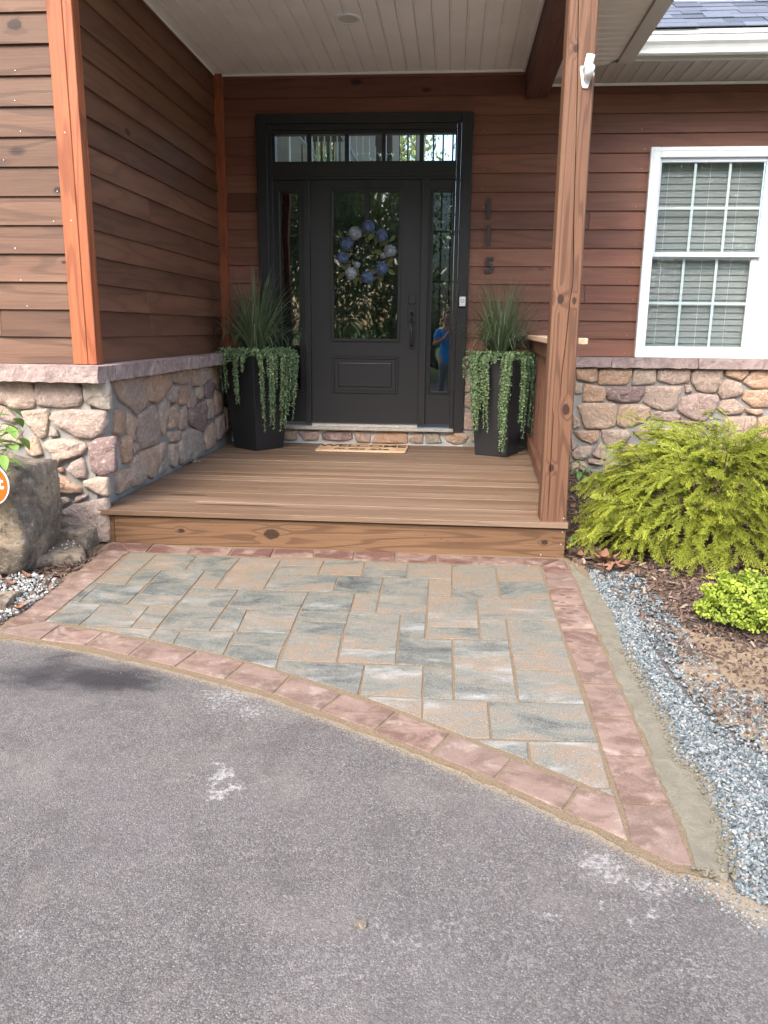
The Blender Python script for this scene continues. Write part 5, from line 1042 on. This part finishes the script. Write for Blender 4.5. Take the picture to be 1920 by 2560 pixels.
spec = [(0, rg.uniform(0.02, .48), rg.uniform(.25, .6)) for _ in range(20)] + [(0, rg.uniform(.0, .25), rg.uniform(.5, .66)) for _ in range(10)] + [(0, rg.uniform(.68, .88), rg.uniform(.35, .62)) for _ in range(8)] + [(0, rg.uniform(.86, 1.), rg.uniform(.6, .76)) for _ in range(8)] + [(1, rg.uniform(.0, .35), rg.uniform(.4, .74)) for _ in range(9)] + [(1, rg.uniform(.4, 1.), rg.uniform(.3, .72)) for _ in range(10)] + [(0, rg.uniform(0, 1), .06) for _ in range(10)] + [(3, rg.uniform(.6, 1), .2) for _ in range(5)]
trailing(rimR, baseR, cenR, .985, 'trailing round leaved vine hanging in curtains over the right planter', spec, 2)
grass(cenR, .98, 'dark green ornamental grass in the right planter', 420, .68, 4)

# ------------------------------------------------------------------ shrubs
def spray(seed, L=.30, dens=1.):
    rg = random.Random(seed); V, F, T = [], [], []
    def strip(pts, w0, t0, t1):
        for ax in (0, 1):
            n0 = len(V); K = len(pts)
            for i, p in enumerate(pts):
                t = (pts[min(i+1, K-1)]-pts[max(i-1, 0)]).normalized(); s_ = t.cross(Vector((0, 0, 1)) if ax == 0 else Vector((0, 1, .2))); s_ = s_.normalized() if s_.length > 1e-3 else Vector((0, 1, 0))
                w_ = w0*(1-.6*i/(K-1)); V.extend([p-s_*w_, p+s_*w_]); T.extend([t0+(t1-t0)*i/(K-1)]*2)
            for i in range(K-1): q = n0+2*i; F.append((q, q+1, q+3, q+2))
    N = 13; p = Vector((0, 0, 0)); d = Vector((1, 0, .45)).normalized(); main = [p.copy()]; dirs = [d.copy()]
    for i in range(N): d = (d+Vector((0, rg.uniform(-.09, .09), -.115))).normalized(); p = p+d*L/N; main.append(p.copy()); dirs.append(d.copy())
    strip(main[::2]+([main[-1]] if N % 2 else []), .0014, .05, .6)
    for i in range(2, N+1):
        for sg_ in ((1, -1) if rg.random() < .6 else (rg.choice((1, -1)),)):
            b = main[i]; dd = (dirs[i]*.8+Vector((0, sg_*rg.uniform(.45, .9), rg.uniform(-.05, .25)))).normalized(); l = rg.uniform(.03, .07)*(1.15-.5*i/N); pts = [b]; q = b.copy(); d2 = dd.copy()
            for k in range(3): d2 = (d2+Vector((.05, 0, -.10))).normalized(); q = q+d2*l/3; pts.append(q.copy())
            t0 = .2+.5*i/N; strip(pts, .0027, t0*.6, min(1, t0+.5))
            for k in (1, 2):
                for s3 in (1, -1):
                    d3 = (d2*.8+Vector((0, s3*.8, rg.uniform(0, .3)))).normalized(); l3 = rg.uniform(.010, .024); strip([pts[k], pts[k]+d3*l3], .0024, t0*.7, min(1, t0+.5))
    return np.array([tuple(v) for v in V]), np.array(F), np.array(T)
SP = [spray(s) for s in range(6)]
def shrub(name, label, c, rad, n, scale, mat, minz, seed, cat='shrub', extra=()):
    rg_ = np.random.default_rng(seed); VV, FF, TT, off_ = [], [], [], 0; t_ = thing(name, label, cat, (c[0], c[1], gz(c[1])))
    its = []
    for i in range(n):
        u = rg_.uniform(-.25, 1); a = rg_.uniform(0, 2*PI); r = math.sqrt(max(0, 1-max(0, u)**2)); dirv = np.array([r*math.cos(a), r*math.sin(a), max(u, -.2)]); 
        lump = 1+.16*mnoise.noise(Vector(dirv*2.3)+Vector((seed, 0, 0)))+.10*mnoise.noise(Vector(dirv*5.1))
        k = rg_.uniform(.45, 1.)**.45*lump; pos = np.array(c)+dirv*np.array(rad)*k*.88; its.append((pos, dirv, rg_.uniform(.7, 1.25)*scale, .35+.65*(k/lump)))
    for e in extra: its.append(e)
    for pos, dirv, sc_, tk in its:
        V, F, T = SP[rg_.integers(6)]; yaw = math.atan2(dirv[1], dirv[0])+rg_.normal()*.35; pit = -math.asin(min(1, max(-1, dirv[2])))*.55+rg_.normal()*.2; ro = rg_.normal()*.6
        Rm = Matrix.Rotation(yaw, 3, 'Z') @ Matrix.Rotation(pit, 3, 'Y') @ Matrix.Rotation(ro, 3, 'X'); W_ = (V*sc_) @ np.array(Rm).T+pos-np.array(dirv)*.10*sc_
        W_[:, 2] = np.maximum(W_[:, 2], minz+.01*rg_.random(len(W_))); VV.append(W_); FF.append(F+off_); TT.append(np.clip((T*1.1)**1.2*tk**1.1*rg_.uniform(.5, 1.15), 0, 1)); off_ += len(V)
    fast('foliage', np.concatenate(VV), np.concatenate(FF), mat, t_, attr=np.concatenate(TT))['kind'] = 'stuff'
    m = MB(); rr = random.Random(seed)
    for i in range(16):
        a = rr.uniform(0, 2*PI); e = Vector((c[0]+rad[0]*.7*math.cos(a), c[1]+rad[1]*.7*math.sin(a), c[2]+rad[2]*rr.uniform(.2, .8))); b = Vector((c[0], c[1], gz(c[1])-.02)); m.tube([b, b.lerp(e, .5)+Vector((0, 0, .05)), e], [.012, .008, .003], 5)
    m.build('branches', M['stem'], t_); return t_
def ext(px, py, Y, dx, dz, sc_, n):
    out = []
    for i in range(n):
        p = np.array(onY(px+random.uniform(-14, 14), py+random.uniform(-10, 14), Y+random.uniform(-.05, .05))); out.append((p, np.array([dx+random.uniform(-.5, .5), random.uniform(-.5, .1), dz+random.uniform(-.2, .3)]), sc_*random.uniform(.6, 1), .9))
    return out
EX = ext(1775, 1030, 4.6, 0, .7, .35, 9)+ext(1785, 1050, 4.6, .3, .5, .4, 6)+ext(1640, 1055, 4.5, -.6, .4, .5, 12)+ext(1590, 1045, 4.5, -.6, .5, .4, 8)+ext(1560, 1110, 4.5, -.7, .2, .6, 12)+ext(1500, 1190, 4.4, -.9, .1, .6, 16)+ext(1470, 1215, 4.4, -.9, 0, .5, 10)+ext(1480, 1350, 4.2, -.9, -.1, .5, 10)+ext(1520, 1320, 4.2, -.8, 0, .6, 14)+ext(1545, 1260, 4.2, -.8, .1, .6, 14)
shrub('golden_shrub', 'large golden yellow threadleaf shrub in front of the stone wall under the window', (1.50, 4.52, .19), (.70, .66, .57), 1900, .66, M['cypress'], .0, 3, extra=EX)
# lime shrub of small round leaves
def leafball(name, label, c, rad, n, r0, mat, seed):
    rg_ = np.random.default_rng(seed); t_ = thing(name, label, 'shrub', (c[0], c[1], gz(c[1]))); u = rg_.uniform(-.2, 1, n); a = rg_.uniform(0, 2*PI, n); rr = np.sqrt(1-np.clip(u, 0, 1)**2)
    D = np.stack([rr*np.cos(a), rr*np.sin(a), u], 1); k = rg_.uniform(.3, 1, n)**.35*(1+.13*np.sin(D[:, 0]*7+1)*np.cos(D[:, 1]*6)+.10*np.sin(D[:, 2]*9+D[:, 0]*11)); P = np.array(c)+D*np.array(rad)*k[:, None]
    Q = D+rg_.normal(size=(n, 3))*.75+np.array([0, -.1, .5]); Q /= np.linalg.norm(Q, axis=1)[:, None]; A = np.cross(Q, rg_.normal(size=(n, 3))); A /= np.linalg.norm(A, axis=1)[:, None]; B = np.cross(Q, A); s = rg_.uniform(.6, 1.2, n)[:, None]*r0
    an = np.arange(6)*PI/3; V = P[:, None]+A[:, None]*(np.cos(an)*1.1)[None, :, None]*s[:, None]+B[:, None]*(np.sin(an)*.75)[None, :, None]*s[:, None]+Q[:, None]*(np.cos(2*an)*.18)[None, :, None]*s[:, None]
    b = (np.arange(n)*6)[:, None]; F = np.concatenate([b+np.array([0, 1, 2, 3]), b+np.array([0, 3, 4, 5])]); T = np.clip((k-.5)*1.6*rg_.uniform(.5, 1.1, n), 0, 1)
    fast('leaves', V.reshape(-1, 3), F, mat, t_, attr=np.repeat(T, 6))['kind'] = 'stuff'
    m = MB(); rq = random.Random(seed)
    for i in range(14): a_ = rq.uniform(0, 2*PI); b_ = Vector((c[0], c[1], gz(c[1])-.01)); m.tube([b_, b_+Vector((rad[0]*.7*math.cos(a_), rad[1]*.7*math.sin(a_), rad[2]*.9))], .003, 5)
    m.build('stems', M['stem'], t_)
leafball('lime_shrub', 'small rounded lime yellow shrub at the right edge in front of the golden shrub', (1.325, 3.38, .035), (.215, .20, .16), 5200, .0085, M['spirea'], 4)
def leafy(name, label, stems, L, W, mat, seed, cat='plant'):
    rq = random.Random(seed); b0 = stems[0][0]; t_ = thing(name, label, cat, b0); V, F, T = [], [], []; m = MB()
    for (b, e, n) in stems:
        b, e = Vector(b), Vector(e); mid = b.lerp(e, .5)+Vector((0, 0, .03)); m.tube([b, mid, e], [.004, .003, .0018], 5)
        for i in range(n):
            u = .35+.65*(i+1)/n; p = (b.lerp(mid, u*2) if u < .5 else mid.lerp(e, u*2-1)); a = i*2.4+rq.uniform(-.5, .5); up = Vector((0, 0, 1)); d = Vector((math.cos(a), math.sin(a), rq.uniform(-.35, .45)))
            leafquad(V, F, T, p, d, up, L*rq.uniform(.6, 1.1), W*rq.uniform(.7, 1.1), .16, rq.uniform(.1, 1), rq.uniform(.2, .6))
    m.build('stems', M['greenstem'], t_); fast('leaves', np.array([tuple(v) for v in V]), np.array(F), mat, t_, attr=T, smooth=True)['kind'] = 'stuff'
BP = lambda px, py, Y=3.62: onY(px, py, Y)
leafy('leafy_plant', 'bright green leafy plant in front of the boulder top at the left edge', [((-2.62, 3.50, -.03), BP(60, 1078), 13), ((-2.62, 3.50, -.03), BP(35, 1045), 12), ((-2.62, 3.52, -.03), BP(10, 1020), 12), ((-2.62, 3.50, -.03), BP(28, 1105), 13), ((-2.64, 3.50, -.03), BP(-30, 1040), 9), ((-2.62, 3.50, -.03), BP(5, 1060), 12)], .118, .056, M['viburnum'], 2)
leafy('weed', 'small green weed beside the post at the deck corner', [((.80, 4.72, gz(4.2)), (.83, 4.66, .16), 7)], .06, .024, M['weed'], 3)
leafy('weed', 'taller green weed between the stone wall and the golden shrub', [((.98, 5.9, 0), (.95, 5.85, .30), 9), ((.98, 5.9, 0), (1.04, 5.85, .22), 6)], .10, .040, M['weed'], 4)
leafy('weed', 'tiny green sprout right against the deck fascia corner', [((.69, 4.33, gz(4.2)), (.675, 4.28, .10), 3)], .05, .02, M['weed'], 5)
m = MB(); rq = random.Random(8)
for i in range(12):
    b = Vector((1.72, 4.75, .2)); e = Vector(onY(rq.uniform(1830, 1925), rq.uniform(1025, 1110), 4.8)); k1 = b.lerp(e, .5)+Vector((rq.uniform(-.03, .03), 0, .04)); m.tube([b, k1, e], [.004, .003, .001], 5)
    for j in range(4): p = k1.lerp(e, rq.random()); m.tube([p, p+Vector((rq.uniform(-.06, .06), rq.uniform(-.03, .03), rq.uniform(0, .05)))], [.0016, .0007], 4)
tag(m.build('bare_twigs', M['stem']), 'bare dead brown twigs sticking out of the golden shrub at the right edge', 'twigs')
# little stones lying about
for i, (px, py, r, lb_) in enumerate(((902, 2306, .010, 'brown pebble lying alone on the lower driveway'), (492, 1155, .022, 'flat tan stone chip lying on the deck by the stone wall'))):
    x, y, z = (onG(px, py)+(0,)) if i == 0 else onZ(px, py, .199); z = gz(y)-.01 if i == 0 else .199
    o = boulder('pebble', lb_, (x-r*1.6, x+r*1.6, y-r, y+r, z-.001, z+r*.9), 30+i, r*.3); o['category'] = 'pebble'

# ------------------------------------------------------------------ what stands behind the camera and shows in the glass: trees, loop drive, the photographer
def treemesh(seed, n=16000):
    rg_ = np.random.default_rng(seed); cl = rg_.normal(size=(34, 3)); cl /= np.linalg.norm(cl, axis=1)[:, None]; cl *= rg_.uniform(.35, 1, 34)[:, None]; cl[:, 2] *= 1.15
    idx = rg_.integers(34, size=n); P = cl[idx]+rg_.normal(size=(n, 3))*.20; Q = rg_.normal(size=(n, 3)); Q /= np.linalg.norm(Q, axis=1)[:, None]; A = np.cross(Q, rg_.normal(size=(n, 3))); A /= np.linalg.norm(A, axis=1)[:, None]; B = np.cross(Q, A); s = rg_.uniform(.014, .034, n)[:, None]
    an = np.array([0, PI/2, PI, 3*PI/2]); V = P[:, None]+(A[:, None]*np.cos(an)[None, :, None]+B[:, None]*(np.sin(an)*.55)[None, :, None])*s[:, None]
    F = np.arange(n*4).reshape(-1, 4); return V.reshape(-1, 3), F, np.repeat(np.clip(rg_.uniform(0, 1, n)*.6+.4*rg_.uniform(0, 1, 34)[idx], 0, 1), 4)
TM = []
for s in range(3):
    V, F, T = treemesh(s); me_o = fast('crown', V, F, M['treeleaf'], None, attr=T); TM.append(me_o.data); bpy.data.objects.remove(me_o)
def tree(x, y, h, w_, k, label, grp):
    t_ = thing('tree', label, 'tree', (x, y, gz(y)-.1), grp); m = MB(); m.tube([(0, 0, -.3), (.05*w_, 0, h*.35), (0, .05*w_, h*.8)], [.05*w_+.08, .04*w_+.04, .03], 8)
    me = bpy.data.meshes.new('trunk'); me.from_pydata(m.v, [], m.f); tr = finish('trunk', me, M['trunk'], None, 0, True); tr.parent = t_
    c = bpy.data.objects.new('crown', TM[k]); col.objects.link(c); c.parent = t_; c.location = (0, 0, h*.56); c.scale = (w_, w_, h*.44); c['kind'] = 'stuff'; c.rotation_euler = (0, 0, random.uniform(0, 6))
TR = [(-15, -17, 9), (-11.5, -19, 11), (-8.3, -16.5, 8), (-5.4, -18.5, 10), (-2.4, -17, 8.5), (.4, -19, 11), (3.3, -16.8, 8), (6.3, -18.6, 10), (9.5, -17, 9), (13, -18, 10), (-13, -23, 14), (-7, -24, 14), (-1, -24.5, 14), (5, -24, 14), (11, -23, 14)]
LB = ['leftmost tree', 'second tree from the left', 'third tree from the left', 'fourth tree from the left', 'fifth tree from the left', 'sixth tree from the left', 'fourth tree from the right', 'third tree from the right', 'second tree from the right', 'rightmost tree']
LC = ['leftmost tall tree', 'second tall tree from the left', 'middle tall tree', 'second tall tree from the right', 'rightmost tall tree']
for i, (x, y, h) in enumerate(TR): tree(x, y, h, 2.3 if h < 12 else 3.6, i % 3, (LB[i]+' in the front row of the wood behind the camera') if i < 10 else (LC[i-10]+' in the back row behind the camera'), 'trees mirrored in the door glass')
tree(-2.8, 19, 8, 2.2, 1, 'green tree behind the house seen through the second transom pane', 'trees behind the house'); tree(-2.5, 21, 8, 1.6, 2, 'green tree behind the house seen through the last transom panes', 'trees behind the house')
m = MB(); n = 48; zq = gz(-12)-.094
m.add([(-3.2+4.2*math.cos(2*PI*i/n), -11+2.6*math.sin(2*PI*i/n), zq) for i in range(n)], [tuple(range(n))]); o = m.build('loop_drive', M['pebblelight'] if 'pebblelight' in M else M['mortar']); o['kind'] = 'structure'
# person: one skinned body
pt = thing('person', 'person in bright blue t-shirt and grey trousers holding a phone, mirrored in the right sidelight', 'person', (-.10, -.46, gz(-.46)-.01))
G0 = gz(-.46)-.01
def skin(name, verts, edges, rad, mat, root=0, sub=2):
    me = bpy.data.meshes.new(name); me.from_pydata([Vector(v) for v in verts], edges, []); o = bpy.data.objects.new(name, me); col.objects.link(o)
    sk = o.modifiers.new('skin', 'SKIN'); sk.use_smooth_shade = True
    for i, r in enumerate(rad): me.skin_vertices[0].data[i].radius = (r, r) if not isinstance(r, tuple) else r; me.skin_vertices[0].data[i].use_root = (i == root)
    su = o.modifiers.new('sub', 'SUBSURF'); su.levels = sub; su.render_levels = sub
    dg = bpy.context.evaluated_depsgraph_get(); bpy.context.view_layer.update(); me2 = bpy.data.meshes.new_from_object(o.evaluated_get(bpy.context.evaluated_depsgraph_get())); bpy.data.objects.remove(o)
    me2.name = name; me2.materials.clear(); me2.materials.append(mat); o = bpy.data.objects.new(name, me2); col.objects.link(o); o.parent = pt; o.location = -pt.location; return o
px_, py_ = -.10, -.46; H0 = G0
def pz(z): return H0+z
body = [(px_, py_, pz(.93)), (px_, py_, pz(1.10)), (px_, py_-.01, pz(1.28)), (px_, py_, pz(1.42)), (px_, py_+.01, pz(1.50)), (px_, py_+.04, pz(1.585)), (px_, py_+.05, pz(1.67)), (px_, py_+.045, pz(1.73))]
ed = [(i, i+1) for i in range(7)]; rad = [(.155, .11), (.145, .10), (.165, .11), (.12, .085), .052, .072, .085, .06]
def add(v, r, frm): body.append(v); rad.append(r); ed.append((frm, len(body)-1)); return len(body)-1
for s in (-1, 1):
    h = add((px_+s*.10, py_, pz(.86)), .092, 0); k = add((px_+s*.12, py_+.02, pz(.48)), .058, h); a = add((px_+s*.13, py_-.01, pz(.09)), .038, k); f = add((px_+s*.14, py_+.07, pz(.035)), .035, a); add((px_+s*.15, py_+.15, pz(.03)), .026, f)
    sh = add((px_+s*.185, py_, pz(1.41)), .055, 3); el = add((px_+s*.225+.0, py_+.10, pz(1.17)), .040, sh); wr_ = add((.0+s*.055, -.115, 1.165), .026, el); add((0+s*.045, -.075, 1.19), (.028, .018), wr_)
skin('body', body, ed, rad, M['skin'])
V_ = [(px_, py_, pz(.82)), (px_, py_, pz(.95)), (px_, py_, pz(1.10)), (px_, py_-.01, pz(1.28)), (px_, py_, pz(1.41)), (px_, py_+.005, pz(1.46))]; E_ = [(i, i+1) for i in range(5)]; r_ = [(.185, .135), (.178, .128), (.168, .12), (.185, .125), (.14, .10), .07]
for s in (-1, 1): V_ += [(px_+s*.19, py_, pz(1.405)), (px_+s*.215, py_+.05, pz(1.27))]; r_ += [.070, .068]; E_ += [(4, len(V_)-2), (len(V_)-2, len(V_)-1)]
skin('t_shirt', V_, E_, r_, M['shirt'])
V_ = [(px_, py_, pz(.98)), (px_, py_, pz(.88))]; E_ = [(0, 1)]; r_ = [(.165, .12), (.165, .12)]
for s in (-1, 1): n0 = len(V_); V_ += [(px_+s*.10, py_, pz(.80)), (px_+s*.12, py_+.02, pz(.48)), (px_+s*.13, py_-.01, pz(.10))]; r_ += [.106, .080, .068]; E_ += [(1, n0), (n0, n0+1), (n0+1, n0+2)]
skin('trousers', V_, E_, r_, M['trouser'])
for s in (-1, 1): skin('shoe', [(px_+s*.13, py_-.03, pz(.05)), (px_+s*.14, py_+.07, pz(.045)), (px_+s*.15, py_+.17, pz(.035))], [(0, 1), (1, 2)], [.05, .05, .036], M['shoe'])
skin('hair', [(px_, py_+.0, pz(1.66)), (px_, py_+.01, pz(1.74)), (px_, py_+.05, pz(1.775))], [(0, 1), (1, 2)], [.085, .088, .06], M['hair'])
hc = (px_, py_+.05, pz(1.66))
for s in (-1, 1):
    skin('eye', [(px_+s*.032, py_+.128, pz(1.665)), (px_+s*.032, py_+.132, pz(1.665))], [(0, 1)], [.011, .008], M['eye'], sub=1); skin('ear', [(px_+s*.084, py_+.04, pz(1.655)), (px_+s*.088, py_+.035, pz(1.68))], [(0, 1)], [.014, .015], M['skin'], sub=1)
skin('nose', [(px_, py_+.13, pz(1.66)), (px_, py_+.15, pz(1.635))], [(0, 1)], [.009, .013], M['skin'], sub=1); skin('mouth', [(px_-.02, py_+.132, pz(1.60)), (px_+.02, py_+.132, pz(1.60))], [(0, 1)], [.006, .006], M['red'], sub=1)
for s in (-1, 1):
    for k in range(4):
        z = 1.172+k*.018; L_ = (.8, 1., .95, .75)[k]; skin('finger', [(s*.045, -.075, z), (s*(.052), -.048, z+.003), (s*.050, -.026, z+.004), (s*.038, -.016+.0, z+.003)], [(0, 1), (1, 2), (2, 3)], [.0095, .009, .0082, .007], M['skin'], sub=1)
    skin('thumb', [(s*.045, -.085, 1.19), (s*.030, -.062, 1.20), (s*.020, -.046, 1.205)], [(0, 1), (1, 2)], [.011, .0095, .008], M['skin'], sub=1)
ph = thing('phone', 'dark smartphone held upright in both hands of the photographer', 'phone', (0, -.03, 1.12)); box('phone_body', (-.037, .037, -.038, -.028, 1.075, 1.225), M['phone'], ph, .004, 2)
print('OBJECTS', len(bpy.data.objects), 'TRIS', sum(len(o.data.polygons) for o in bpy.data.objects if o.type == 'MESH'))
